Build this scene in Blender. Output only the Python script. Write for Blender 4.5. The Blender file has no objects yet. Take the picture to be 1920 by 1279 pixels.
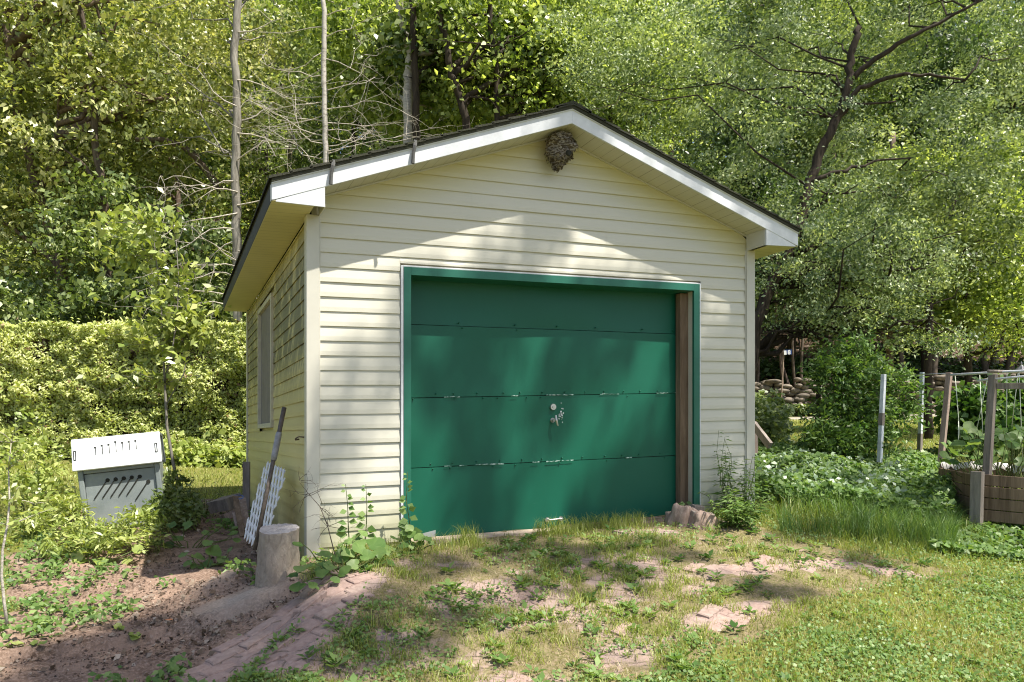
import bpy, math, random
import numpy as np
from mathutils import Vector, Matrix, noise as mnoise
rad = math.radians
SC = bpy.context.scene
COL = SC.collection
rng = np.random.default_rng(7)
random.seed(5)

# ------------------------------------------------------------------ camera
CAM = (-1.0104, -6.3173, 0.896); YAW = rad(23.23); F = 1512.7; CY = 809.9
cd = bpy.data.cameras.new('camera'); cam = bpy.data.objects.new('camera', cd); COL.objects.link(cam)
cd.sensor_width = 36; cd.lens = 36*F/1920; cd.shift_y = (CY-639.5)/1920; cd.clip_end = 600; cd.clip_start = .05
cam.location = CAM; cam.rotation_euler = (math.pi/2, 0, -YAW); SC.camera = cam
# ------------------------------------------------------------------ sky, sun, exposure
SUN = Vector((.20, -.30, .69)).normalized()
el = math.asin(SUN.z); az = math.atan2(SUN.x, SUN.y)
w = bpy.data.worlds.new("World"); SC.world = w; w.use_nodes = True
nt = w.node_tree; sky = nt.nodes.new('ShaderNodeTexSky'); sky.sky_type = 'NISHITA'; sky.sun_disc = False
sky.sun_elevation = el; sky.sun_rotation = az; sky.air_density = 1.0; sky.dust_density = 2.0; sky.ozone_density = 1.0
bg = nt.nodes['Background']; nt.links.new(sky.outputs[0], bg.inputs[0]); bg.inputs[1].default_value = 0.10
sd = bpy.data.lights.new('sun', 'SUN'); sd.energy = 5.0; sd.angle = rad(.55); sd.color = (1, .94, .83)
so = bpy.data.objects.new('sun', sd); COL.objects.link(so); so.rotation_euler = SUN.to_track_quat('Z', 'Y').to_euler()
SC.view_settings.view_transform = 'Standard'; SC.view_settings.look = 'None'; SC.view_settings.exposure = 0.95; SC.view_settings.gamma = 1
SC.render.engine = 'CYCLES'; SC.cycles.filter_width = 1.1
SC.cycles.max_bounces = 8; SC.cycles.diffuse_bounces = 3; SC.cycles.transmission_bounces = 4; SC.cycles.transparent_max_bounces = 4

cY, sY = math.cos(YAW), math.sin(YAW)
def P(px, py, d):
    """point seen at photo pixel (px,py) at real depth d metres"""
    l = (px-960)/F*d
    return np.array([CAM[0]+d*sY+l*cY, CAM[1]+d*cY-l*sY, CAM[2]+(CY-py)/F*d])
def LD(l, d): return (CAM[0]+d*sY+l*cY, CAM[1]+d*cY-l*sY)
def depth_lat(x, y):
    dx, dy = x-CAM[0], y-CAM[1]
    return dx*sY+dy*cY, dx*cY-dy*sY

# ------------------------------------------------------------------ terrain function
_g = [(0,-.1,-.05),(.6,-.1,-.03),(2,-.1,.03),(3.4,-.1,.09),(4.3,-.1,.13),(4.6,2.5,.14),(4.6,5,.2),
 (-.15,.5,-.2),(-.3,-.2,-.21),(-.2,2,-.16),(-.15,4,-.08),(-.1,5.2,-.02),(-1.2,.6,-.35),(-1.3,2.6,-.08),(-1.1,4.6,-.02),
 (-2,0.1,-.4),(-2.8,2,-.2),(-3,3.4,-.02),(0,-.87,-.13),(-.75,-1.28,-.40),(-.3,-1.1,-.25),(.8,-2.2,-.46),(-1,-6.3,-.55),(2,-4,-.52),
 (2,-1.1,-.12),(1,-1.0,-.14),(3.3,-1.6,-.15),(4.7,-2.4,-.34),(6,-1,-.12),(6,-4,-.5),(-1,-3,-.52),(-3,-2,-.5),(-4,-5,-.55),(4,-7,-.6),
 (2,2.5,.05),(8,0,0),(6.2,1.5,.22),(9.8,5.35,.58),(13.4,9.2,.9),(19.2,15.5,1.42),(-5,6,.2),(-3,8,.28),(-1.1,9.5,.38),(-3.75,10.6,.4),(3,9,.45),
 (-8,12,.5),(0,14,.6),(5,14,.75),(14,0,.3),(14,-8,-.4),(-12,0,-.2),(-12,-10,-.5),(5,-12,-.7),(22,4,.9),(10,20,1.5),(-4,22,1.3),(26,12,1.6),(-14,18,.9),(27,-10,.3)]
_g = np.array(_g, float); _gx = _g[:, :2]
def _U(r): r = np.maximum(r, 1e-6); return r*r*np.log(r)
_n = len(_g); _K = _U(np.linalg.norm(_gx[:, None]-_gx[None], axis=2)) + np.eye(_n)*.05
_Pm = np.hstack([np.ones((_n, 1)), _gx]); _A = np.block([[_K, _Pm], [_Pm.T, np.zeros((3, 3))]])
_W = np.linalg.solve(_A, np.concatenate([_g[:, 2], np.zeros(3)]))
def _hash(ix, iy, s):
    h = (ix.astype(np.int64)*374761393 + iy.astype(np.int64)*668265263 + s*974634777) & 0x7fffffff
    h = ((h ^ (h >> 13))*1274126177) & 0x7fffffff
    return ((h ^ (h >> 16)) & 0xffff)/65535.
def vnoise(x, y, s=0):
    x = np.asarray(x, float); y = np.asarray(y, float)
    ix = np.floor(x); iy = np.floor(y); fx = x-ix; fy = y-iy; fx = fx*fx*(3-2*fx); fy = fy*fy*(3-2*fy)
    a = _hash(ix, iy, s); b = _hash(ix+1, iy, s); c = _hash(ix, iy+1, s); d = _hash(ix+1, iy+1, s)
    return a+(b-a)*fx+(c-a)*fy+(a-b-c+d)*fx*fy
def fbm(x, y, s=0, o=4):
    r = 0; a = .5; t = 0
    for i in range(o): r = r+a*vnoise(x*2**i+17*i, y*2**i-9*i, s+i); t += a; a *= .5
    return r/t
def sstep(a, b, x): t = np.clip((x-a)/(b-a), 0, 1); return t*t*(3-2*t)
def ground(x, y):
    x = np.atleast_1d(np.asarray(x, float)); y = np.atleast_1d(np.asarray(y, float))
    out = np.empty_like(x)
    for i in range(0, len(x), 20000):
        xx = np.clip(x[i:i+20000], -16, 30); yy = np.clip(y[i:i+20000], -14, 26)
        q = np.stack([xx, yy], 1)
        out[i:i+20000] = _U(np.linalg.norm(q[:, None]-_gx[None], axis=2))@_W[:_n] + _W[_n]+xx*_W[_n+1]+yy*_W[_n+2]
    d, l = depth_lat(x, y)
    hill = np.maximum(d-29, 0)
    out = out + np.minimum(hill, 60)*.24
    # dug-out mound by the stump and the gully edge beside the pavers
    out += .10*np.exp(-(((x+.55)/.28)**2+((y-.25)/.22)**2))
    return out
def gz(x, y): return float(ground([x], [y])[0])

# ------------------------------------------------------------------ node helpers
def new_mat(name):
    m = bpy.data.materials.new(name); m.use_nodes = True; m.node_tree.nodes.clear()
    return m, m.node_tree
def N(nt, t, **k):
    n = nt.nodes.new(t)
    for a, v in k.items():
        if a.startswith('i_'):
            key = a[2:]; key = int(key) if key.isdigit() else key.replace('_', ' ')
            n.inputs[key].default_value = v
        else: setattr(n, a, v)
    return n
def ramp(nt, fac, stops, interp='LINEAR'):
    r = nt.nodes.new('ShaderNodeValToRGB'); cr = r.color_ramp; cr.interpolation = interp
    cr.elements.remove(cr.elements[1]); cr.elements[0].position = 0
    for i, (p, c) in enumerate(stops):
        e = cr.elements[0] if i == 0 else cr.elements.new(p)
        if i == 0: e.position = min(p, .0001) if p < .0001 else p
        e.color = (*c, 1) if len(c) == 3 else c
    nt.links.new(fac, r.inputs[0]); return r
def g3(v): return (v, v, v)
def coords(nt, scale=(1, 1, 1), kind='Object'):
    tc = N(nt, 'ShaderNodeTexCoord'); mp = N(nt, 'ShaderNodeMapping'); mp.inputs['Scale'].default_value = scale
    nt.links.new(tc.outputs[kind], mp.inputs[0]); return mp.outputs[0]
def noise(nt, vec, scale, detail=4, rough=.6, dist=0):
    n = N(nt, 'ShaderNodeTexNoise'); n.inputs['Scale'].default_value = scale; n.inputs['Detail'].default_value = detail
    n.inputs['Roughness'].default_value = rough; n.inputs['Distortion'].default_value = dist
    nt.links.new(vec, n.inputs['Vector']); return n.outputs['Fac']
def mixc(nt, fac, a, b, mode='MIX'):
    m = N(nt, 'ShaderNodeMix', data_type='RGBA', blend_type=mode)
    for sock, v in ((m.inputs[0], fac), (m.inputs[6], a), (m.inputs[7], b)):
        if isinstance(v, (int, float)): sock.default_value = v
        elif isinstance(v, tuple): sock.default_value = (*v, 1) if len(v) == 3 else v
        else: nt.links.new(v, sock)
    return m.outputs[2]
def math_(nt, op, a, b=None, c=None):
    m = N(nt, 'ShaderNodeMath', operation=op)
    for s, v in zip(m.inputs, (a, b, c)):
        if v is None: continue
        if isinstance(v, (int, float)): s.default_value = v
        else: nt.links.new(v, s)
    return m.outputs[0]
def finish(nt, col, rough=.6, bump=None, bstr=.3, bdist=.01, metal=0, spec=.5, transl=0, tcol=None):
    b = N(nt, 'ShaderNodeBsdfPrincipled'); o = N(nt, 'ShaderNodeOutputMaterial')
    if isinstance(col, tuple): b.inputs['Base Color'].default_value = (*col, 1)
    else: nt.links.new(col, b.inputs['Base Color'])
    if isinstance(rough, (int, float)): b.inputs['Roughness'].default_value = rough
    else: nt.links.new(rough, b.inputs['Roughness'])
    b.inputs['Metallic'].default_value = metal; b.inputs['Specular IOR Level'].default_value = spec
    if bump is not None:
        bp = N(nt, 'ShaderNodeBump'); bp.inputs['Strength'].default_value = bstr; bp.inputs['Distance'].default_value = bdist
        nt.links.new(bump, bp.inputs['Height']); nt.links.new(bp.outputs[0], b.inputs['Normal'])
    out = b.outputs[0]
    if transl:
        t = N(nt, 'ShaderNodeBsdfTranslucent'); mx = N(nt, 'ShaderNodeMixShader'); mx.inputs[0].default_value = transl
        nt.links.new(tcol if tcol is not None else col, t.inputs[0]); nt.links.new(out, mx.inputs[1]); nt.links.new(t.outputs[0], mx.inputs[2]); out = mx.outputs[0]
    nt.links.new(out, o.inputs[0])
M = {}
def leafmat(name, dark, mid, light, rough=.42, transl=.4, spec=.6, k=1.0):
    rough *= .82; light = tuple(c*.8+.2*(sum(light)/3) for c in light); mid = tuple(c*.9+.1*(sum(mid)/3) for c in mid)
    dark, mid, light = (tuple(min(.8, c*k*h) for c, h in zip(q, (1.05, 1.05, 1.02))) for q in (dark, mid, light))
    m, nt = new_mat(name); a = N(nt, 'ShaderNodeAttribute', attribute_name='tint')
    r = ramp(nt, a.outputs['Fac'], [(0, dark), (.5, mid), (1, light)])
    tc = mixc(nt, 1.0, r.outputs[0], (1.18, 1.2, .5), 'MULTIPLY')
    finish(nt, r.outputs[0], rough, spec=spec, transl=transl, tcol=tc); M[name] = m
leafmat('leaf_yellow', (.045,.06,.014), (.14,.165,.04), (.33,.32,.13), .42, .38, .6, k=2.15)
leafmat('leaf_lime', (.03,.052,.012), (.115,.155,.03), (.29,.33,.09), .48, .5, .5, k=2.2)
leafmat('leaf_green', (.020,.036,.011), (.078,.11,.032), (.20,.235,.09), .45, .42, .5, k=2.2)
leafmat('leaf_grey', (.025,.045,.018), (.10,.14,.055), (.29,.33,.17), .5, .35, .5, k=2.25)
leafmat('leaf_blue', (.035,.06,.035), (.10,.145,.09), (.22,.27,.19), .5, .28, .5, k=2.0)
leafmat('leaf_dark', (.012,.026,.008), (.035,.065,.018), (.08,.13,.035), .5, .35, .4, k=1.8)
leafmat('leaf_weed', (.04,.09,.02), (.10,.17,.04), (.18,.26,.07), .55, .4, .4, k=1.55)
leafmat('leaf_bright', (.09,.14,.02), (.19,.24,.045), (.33,.36,.10), .42, .35, k=1.55)
leafmat('cedar', (.10,.12,.035), (.22,.25,.08), (.36,.36,.15), .6, .35, k=2.35)
leafmat('grass', (.065,.095,.016), (.17,.205,.035), (.34,.34,.09), .5, .4, .5, k=1.75)
leafmat('grass_dry', (.16,.14,.04), (.33,.28,.10), (.48,.42,.20), .55, .3)
leafmat('litter', (.07,.045,.03), (.17,.12,.085), (.36,.29,.23), .7, .05, .2)
leafmat('chips', (.03,.02,.014), (.12,.075,.052), (.36,.28,.22), .8, 0.02, .2)
leafmat('needle_dry', (.10,.06,.03), (.2,.13,.06), (.34,.25,.13), .7, .1, .2)

def bark(name, a, b, sc=14, streak=.15):
    m, nt = new_mat(name); v = coords(nt, (1, 1, streak)); n = noise(nt, v, sc, 6, .7, .6)
    r = ramp(nt, n, [(.3, a), (.65, b)]); finish(nt, r.outputs[0], .85, n, .9, .02, spec=.2); M[name] = m
bark('bark_brown', (.035,.025,.018), (.16,.125,.095)); bark('bark_dark', (.014,.010,.008), (.065,.05,.036))
bark('bark_grey', (.09,.08,.065), (.30,.28,.24)); bark('bark_twig', (.34,.30,.25), (.58,.53,.46), 30, 1)
bark('bark_cherry', (.06,.04,.03), (.24,.18,.14)); bark('stem_green', (.07,.10,.03), (.15,.18,.06), 20, 1)
bark('wood_grey', (.13,.11,.095), (.34,.29,.255), 10, .12); bark('wood_brown', (.10,.065,.04), (.27,.19,.13), 12, .1)
bark('wood_pink', (.22,.15,.12), (.48,.37,.31), 16, .12)
# birch bark
m, nt = new_mat('birch'); v = coords(nt, (1, 1, 3)); n = noise(nt, v, 9, 5, .7, .4); n2 = noise(nt, coords(nt, (.6, .6, 1)), 3, 3)
r = ramp(nt, n, [(.36, (.04,.035,.03)), (.46, (.45,.42,.38)), (.8, (.72,.70,.65))]); finish(nt, mixc(nt, n2, r.outputs[0], (.3,.27,.22)), .7, n, .5, .01); M['birch'] = m
# siding (cream vinyl) with algae bloom that belongs to the side wall
def siding(name, algae):
    m, nt = new_mat(name); v = coords(nt); n = noise(nt, coords(nt, (.35, .35, 14)), 6, 4, .6); n2 = noise(nt, v, 1.1, 5, .65)
    n3 = noise(nt, coords(nt, (1, 1, 1)), 60, 3, .7)
    base = mixc(nt, n, (.55,.535,.45), (.62,.60,.52)); base = mixc(nt, math_(nt, 'MULTIPLY', n2, .22), base, (.40,.37,.28))
    sx = N(nt, 'ShaderNodeSeparateXYZ'); nt.links.new(v, sx.inputs[0])
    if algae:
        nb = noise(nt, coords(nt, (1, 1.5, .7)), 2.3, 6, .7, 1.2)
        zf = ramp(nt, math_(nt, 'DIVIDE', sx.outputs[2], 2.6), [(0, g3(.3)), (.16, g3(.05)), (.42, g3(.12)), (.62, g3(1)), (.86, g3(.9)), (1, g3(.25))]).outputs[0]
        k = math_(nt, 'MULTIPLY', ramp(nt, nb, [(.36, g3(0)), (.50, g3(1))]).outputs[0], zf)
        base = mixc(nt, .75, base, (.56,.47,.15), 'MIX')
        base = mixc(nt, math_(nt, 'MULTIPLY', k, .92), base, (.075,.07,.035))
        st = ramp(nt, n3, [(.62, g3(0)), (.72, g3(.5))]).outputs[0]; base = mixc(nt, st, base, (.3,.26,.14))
    else:
        # soft yellow band just under the rake, algae film at the base
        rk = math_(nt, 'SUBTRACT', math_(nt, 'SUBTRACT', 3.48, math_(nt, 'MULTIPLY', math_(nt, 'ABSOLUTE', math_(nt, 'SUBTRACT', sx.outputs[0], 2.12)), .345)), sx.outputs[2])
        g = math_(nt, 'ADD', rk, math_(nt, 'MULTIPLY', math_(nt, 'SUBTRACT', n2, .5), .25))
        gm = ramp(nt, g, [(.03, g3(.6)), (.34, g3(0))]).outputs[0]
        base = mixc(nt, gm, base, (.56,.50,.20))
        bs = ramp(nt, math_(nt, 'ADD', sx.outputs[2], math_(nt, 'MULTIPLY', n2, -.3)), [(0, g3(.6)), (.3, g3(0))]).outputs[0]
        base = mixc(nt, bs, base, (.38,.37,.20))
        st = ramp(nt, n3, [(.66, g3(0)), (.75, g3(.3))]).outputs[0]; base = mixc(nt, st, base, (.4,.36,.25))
    finish(nt, base, .42, n, .06, .002, spec=.45); M[name] = m
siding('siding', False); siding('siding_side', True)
def plain(name, a, b, rough=.5, sc=8, bstr=.1, metal=0, spec=.5):
    m, nt = new_mat(name); n = noise(nt, coords(nt), sc, 5, .65); finish(nt, ramp(nt, n, [(.3, a), (.7, b)]).outputs[0], rough, n, bstr, .005, metal, spec); M[name] = m
plain('trim_cream', (.50,.485,.42), (.56,.54,.475), .4, 3); plain('white_trim', (.55,.57,.60), (.66,.68,.71), .4, 12)
plain('metal', (.4,.4,.4), (.6,.6,.58), .35, 40, .1, .9); plain('metal_dark', (.10,.07,.05), (.2,.14,.1), .6, 40, .3, .6)
plain('black', (.02,.02,.02), (.04,.04,.04), .7); plain('strap', (.05,.05,.05), (.12,.12,.115), .8, 20)
plain('sheath', (.2,.2,.22), (.34,.34,.36), .5, 30); plain('handle', (.05,.04,.035), (.15,.12,.10), .6, 30)
plain('lattice', (.62,.63,.66), (.8,.8,.82), .5, 9); plain('bin_lid', (.62,.66,.67), (.74,.77,.78), .45, 5)
plain('bin_body', (.17,.20,.20), (.27,.30,.30), .5, 4); plain('dark_hole', (.01,.012,.008), (.02,.02,.015), .9)
plain('glass', (.02,.022,.025), (.05,.05,.05), .1, 2, 0); plain('window_board', (.13,.115,.115), (.20,.18,.18), .6, 5)
plain('window_white', (.42,.39,.28), (.55,.52,.42), .5, 8); plain('paint_white', (.55,.57,.62), (.8,.82,.86), .5, 14, .4)
plain('pipe', (.55,.57,.6), (.74,.75,.77), .35, 20); plain('string', (.5,.55,.42), (.7,.72,.6), .8, 50)
plain('paper', (.7,.7,.72), (.8,.8,.82), .7, 4); plain('liner', (.45,.42,.40), (.75,.72,.70), .6, 7, .5)
plain('stone', (.07,.06,.05), (.27,.225,.17), .85, 5, .8); plain('stone_tan', (.35,.26,.19), (.55,.45,.36), .85, 18, .6)
plain('sign_blue', (.02,.05,.16), (.03,.06,.2), .4); plain('sign_white', (.7,.72,.78), (.8,.82,.85), .4)
plain('lantern', (.12,.12,.13), (.25,.25,.26), .4, 20, .1, .4); plain('blue_tie', (.1,.15,.4), (.2,.3,.6), .5)
plain('flower', (.7,.72,.6), (.8,.8,.7), .6); plain('leaf_orange', (.5,.15,.06), (.6,.25,.1), .6)
# soffit: vented aluminium, narrow boards
def soffit(name, axis, rot):
    m, nt = new_mat(name); v = coords(nt); sx = N(nt, 'ShaderNodeSeparateXYZ'); nt.links.new(v, sx.inputs[0])
    f = math_(nt, 'FRACT', math_(nt, 'MULTIPLY', sx.outputs[axis], 1/.098)); k = ramp(nt, f, [(.0, g3(.75)), (.035, g3(0)), (.97, g3(0)), (1, g3(.75))]).outputs[0]
    f3 = math_(nt, 'FRACT', math_(nt, 'MULTIPLY', sx.outputs[axis], 1/.294)); k3 = ramp(nt, f3, [(.0, g3(1)), (.02, g3(0))]).outputs[0]
    vo = N(nt, 'ShaderNodeTexVoronoi'); vo.inputs['Scale'].default_value = 90; vo.inputs['Randomness'].default_value = .15; nt.links.new(v, vo.inputs['Vector'])
    dots = ramp(nt, vo.outputs['Distance'], [(.18, g3(.45)), (.3, g3(0))]).outputs[0]
    n = noise(nt, v, 3, 4); base = mixc(nt, n, (.55,.49,.22), (.62,.56,.30))
    if rot: base = mixc(nt, n, (.50,.47,.37), (.58,.56,.47))
    base = mixc(nt, math_(nt, 'MULTIPLY', dots, .6), base, (.2,.18,.1)); base = mixc(nt, math_(nt, 'MAXIMUM', k, k3), base, (.16,.14,.08))
    finish(nt, base, .5, k, -.4, .004); M[name] = m
soffit('soffit', 1, 0); soffit('soffit_rake', 0, 1)
# green painted steel
m, nt = new_mat('green_paint'); v = coords(nt); n = noise(nt, v, 2, 4, .6); nf = noise(nt, coords(nt, (1, 1, .3)), 70, 4, .8); nb = noise(nt, v, 1.6, 3, .5)
base = mixc(nt, n, (.0015,.082,.048), (.0025,.102,.060))
nn = noise(nt, v, 120, 3, .8); base = mixc(nt, ramp(nt, nn, [(.735, g3(0)), (.76, g3(.7))]).outputs[0], base, (.4,.55,.5))
finish(nt, base, ramp(nt, nf, [(.3, g3(.42)), (.7, g3(.52))]).outputs[0], nb, .25, .02, spec=.36); M['green_paint'] = m
m, nt = new_mat('chipped_paint'); v = coords(nt, (1, 1, 3)); n = noise(nt, v, 26, 6, .75)
finish(nt, ramp(nt, n, [(.50, (.008,.09,.055)), (.56, (.45,.58,.53))]).outputs[0], .5); M['chipped_paint'] = m
plain('green_dark', (.008,.105,.068), (.012,.13,.085), .45, 8)
# shingles
m, nt = new_mat('shingle'); v = coords(nt); n = noise(nt, v, 60, 4, .8); n2 = noise(nt, v, 3, 3); finish(nt, mixc(nt, n2, ramp(nt, n, [(.3, (.02,.02,.018)), (.7, (.08,.075,.07))]).outputs[0], (.05,.055,.03)), .95, n, .8, .01, spec=.2); M['shingle'] = m
# nest paper
m, nt = new_mat('nest'); v = coords(nt, (1, 1, 1.6)); wv = N(nt, 'ShaderNodeTexWave', wave_type='RINGS'); wv.inputs['Scale'].default_value = 6; wv.inputs['Distortion'].default_value = 14; wv.inputs['Detail'].default_value = 5; wv.inputs['Detail Scale'].default_value = 2.5
nt.links.new(v, wv.inputs[0]); n = noise(nt, v, 22, 5, .75, 1.5)
finish(nt, mixc(nt, n, ramp(nt, wv.outputs['Fac'], [(.2, (.07,.06,.048)), (.5, (.30,.27,.22)), (.9, (.60,.56,.49))]).outputs[0], (.16,.12,.07)), .95, n, 1, .03, spec=.1); M['nest'] = m
# stump bark/cut
m, nt = new_mat('stump_bark'); v = coords(nt, (1, 1, .5)); n = noise(nt, v, 22, 6, .75, .8); n2 = noise(nt, coords(nt), 4, 3); finish(nt, mixc(nt, n2, ramp(nt, n, [(.3, (.16,.12,.09)), (.7, (.46,.39,.31))]).outputs[0], (.34,.29,.25)), .85, n, .9, .015, spec=.2); M['stump_bark'] = m
m, nt = new_mat('stump_top'); v = coords(nt, (1, 1, 0)); n = noise(nt, v, 9, 6, .8, 1.5); finish(nt, ramp(nt, n, [(.3, (.16,.14,.13)), (.5, (.38,.35,.33)), (.7, (.52,.48,.45))]).outputs[0], .85, n, .8, .01, spec=.2); M['stump_top'] = m

plain('paver_a', (.27,.185,.155), (.40,.295,.25), .9, 24, .9, 0, .15); plain('paver_b', (.24,.165,.14), (.37,.27,.23), .9, 24, .9, 0, .15); plain('paver_c', (.25,.18,.15), (.38,.29,.25), .9, 24, .9, 0, .15)
# ground material driven by zone attributes
m, nt = new_mat('ground_mat'); v = coords(nt)
at = lambda s: N(nt, 'ShaderNodeAttribute', attribute_name=s).outputs['Fac']
n1 = noise(nt, v, 1.3, 5, .65); n2 = noise(nt, v, 9, 6, .7); n3 = noise(nt, v, 45, 5, .75); n4 = noise(nt, v, 4, 4, .6, .6)
soil = ramp(nt, n3, [(.3, (.04,.026,.018)), (.48, (.14,.092,.066)), (.62, (.34,.25,.20))]).outputs[0]
soil = mixc(nt, ramp(nt, n4, [(.35, g3(0)), (.6, g3(.75))]).outputs[0], soil, (.34,.235,.175))
sand = ramp(nt, n3, [(.2, (.22,.19,.16)), (.7, (.44,.39,.34))]).outputs[0]
moss = mixc(nt, n2, (.075,.09,.025), (.21,.185,.075))
moss = mixc(nt, ramp(nt, n3, [(.4, g3(0)), (.62, g3(.85))]).outputs[0], moss, (.30,.225,.155))
# pavers: worn interlocking blocks
mp = N(nt, 'ShaderNodeMapping'); mp.inputs['Rotation'].default_value = (0, 0, rad(28)); nt.links.new(v, mp.inputs[0])
wob = N(nt, 'ShaderNodeMix', data_type='RGBA'); wn = N(nt, 'ShaderNodeTexNoise'); wn.inputs['Scale'].default_value = 7; nt.links.new(v, wn.inputs['Vector'])
wob.inputs[0].default_value = .045; nt.links.new(mp.outputs[0], wob.inputs[6]); nt.links.new(wn.outputs['Color'], wob.inputs[7])
br = N(nt, 'ShaderNodeTexBrick'); nt.links.new(wob.outputs[2], br.inputs['Vector'])
br.inputs['Scale'].default_value = 1; br.inputs['Brick Width'].default_value = .22; br.inputs['Row Height'].default_value = .11; br.inputs['Mortar Size'].default_value = .006; br.inputs['Mortar Smooth'].default_value = .4
br.inputs['Color1'].default_value = (.36,.25,.21,1); br.inputs['Color2'].default_value = (.30,.215,.19,1); br.inputs['Mortar'].default_value = (.16,.12,.08,1)
pav = mixc(nt, math_(nt, 'MULTIPLY', n2, .5), br.outputs['Color'], (.40,.33,.29))
lawn = mixc(nt, n2, (.10,.115,.025), (.23,.21,.07))
road = mixc(nt, n3, (.30,.27,.24), (.44,.40,.36))
leafl = ramp(nt, n3, [(.3, (.02,.014,.009)), (.55, (.07,.045,.03)), (.75, (.19,.13,.09))]).outputs[0]
c = moss
pm = ramp(nt, math_(nt, 'ADD', at('paver'), math_(nt, 'MULTIPLY', math_(nt, 'SUBTRACT', n4, .5), .7)), [(.5, g3(0)), (.58, g3(1))]).outputs[0]
c = mixc(nt, pm, c, pav)
dm = ramp(nt, math_(nt, 'ADD', at('dirt'), math_(nt, 'MULTIPLY', math_(nt, 'SUBTRACT', n2, .5), .5)), [(.42, g3(0)), (.58, g3(1))]).outputs[0]
c = mixc(nt, dm, c, soil)
c = mixc(nt, at('sand'), c, sand)
lm = ramp(nt, math_(nt, 'ADD', at('lawn'), math_(nt, 'MULTIPLY', math_(nt, 'SUBTRACT', n2, .5), .5)), [(.42, g3(0)), (.58, g3(1))]).outputs[0]
c = mixc(nt, lm, c, lawn); c = mixc(nt, at('lane'), c, road); c = mixc(nt, at('wood'), c, leafl)
bh = math_(nt, 'ADD', n3, math_(nt, 'MULTIPLY', math_(nt, 'MULTIPLY', br.outputs['Fac'], pm), -1.2))
finish(nt, c, .95, bh, .8, .02, spec=.15); M['ground'] = m

# ------------------------------------------------------------------ object helpers
LOC = {}
def tag(o, label=None, cat=None, group=None, kind=None):
    for k, v in (('label', label), ('category', cat), ('group', group), ('kind', kind)):
        if v: o[k] = v
    return o
def thing(name, label, cat, loc=(0, 0, 0), group=None):
    o = bpy.data.objects.new(name, None); COL.objects.link(o); o.location = tuple(map(float, loc)); o.empty_display_size = .2
    LOC[o.name] = np.array(loc, float); return tag(o, label, cat, group)
def root_loc(o):
    return LOC.get(o.name, np.zeros(3)) if o else np.zeros(3)
def finalize(name, me, mat, parent):
    if isinstance(mat, (list, tuple)):
        for q in mat: me.materials.append(M[q])
    elif mat: me.materials.append(M[mat])
    o = bpy.data.objects.new(name, me); COL.objects.link(o)
    if parent: o.parent = parent; LOC[o.name] = root_loc(parent)
    return o
def npmesh(name, V, Fc, mat, parent=None, tint=None, k=None, smooth=False, base=None):
    """V (n,3), Fc (m,k) int"""
    V = np.asarray(V, np.float32); Fc = np.asarray(Fc, np.int32); k = Fc.shape[1]
    me = bpy.data.meshes.new(name); b = root_loc(parent) if parent is not None else (np.zeros(3) if base is None else np.array(base, float))
    me.vertices.add(len(V)); me.vertices.foreach_set('co', (V-b.astype(np.float32)).ravel())
    me.loops.add(Fc.size); me.loops.foreach_set('vertex_index', Fc.ravel())
    me.polygons.add(len(Fc)); me.polygons.foreach_set('loop_start', np.arange(0, Fc.size, k, dtype=np.int32)); me.polygons.foreach_set('loop_total', np.full(len(Fc), k, np.int32))
    if smooth: me.polygons.foreach_set('use_smooth', np.ones(len(Fc), bool))
    me.update(calc_edges=True)
    if tint is not None:
        a = me.attributes.new('tint', 'FLOAT', 'FACE'); a.data.foreach_set('value', np.asarray(tint, np.float32))
    o = finalize(name, me, mat, parent)
    if parent is None and base is not None: o.location = tuple(map(float, base)); LOC[o.name] = b
    return o
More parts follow.
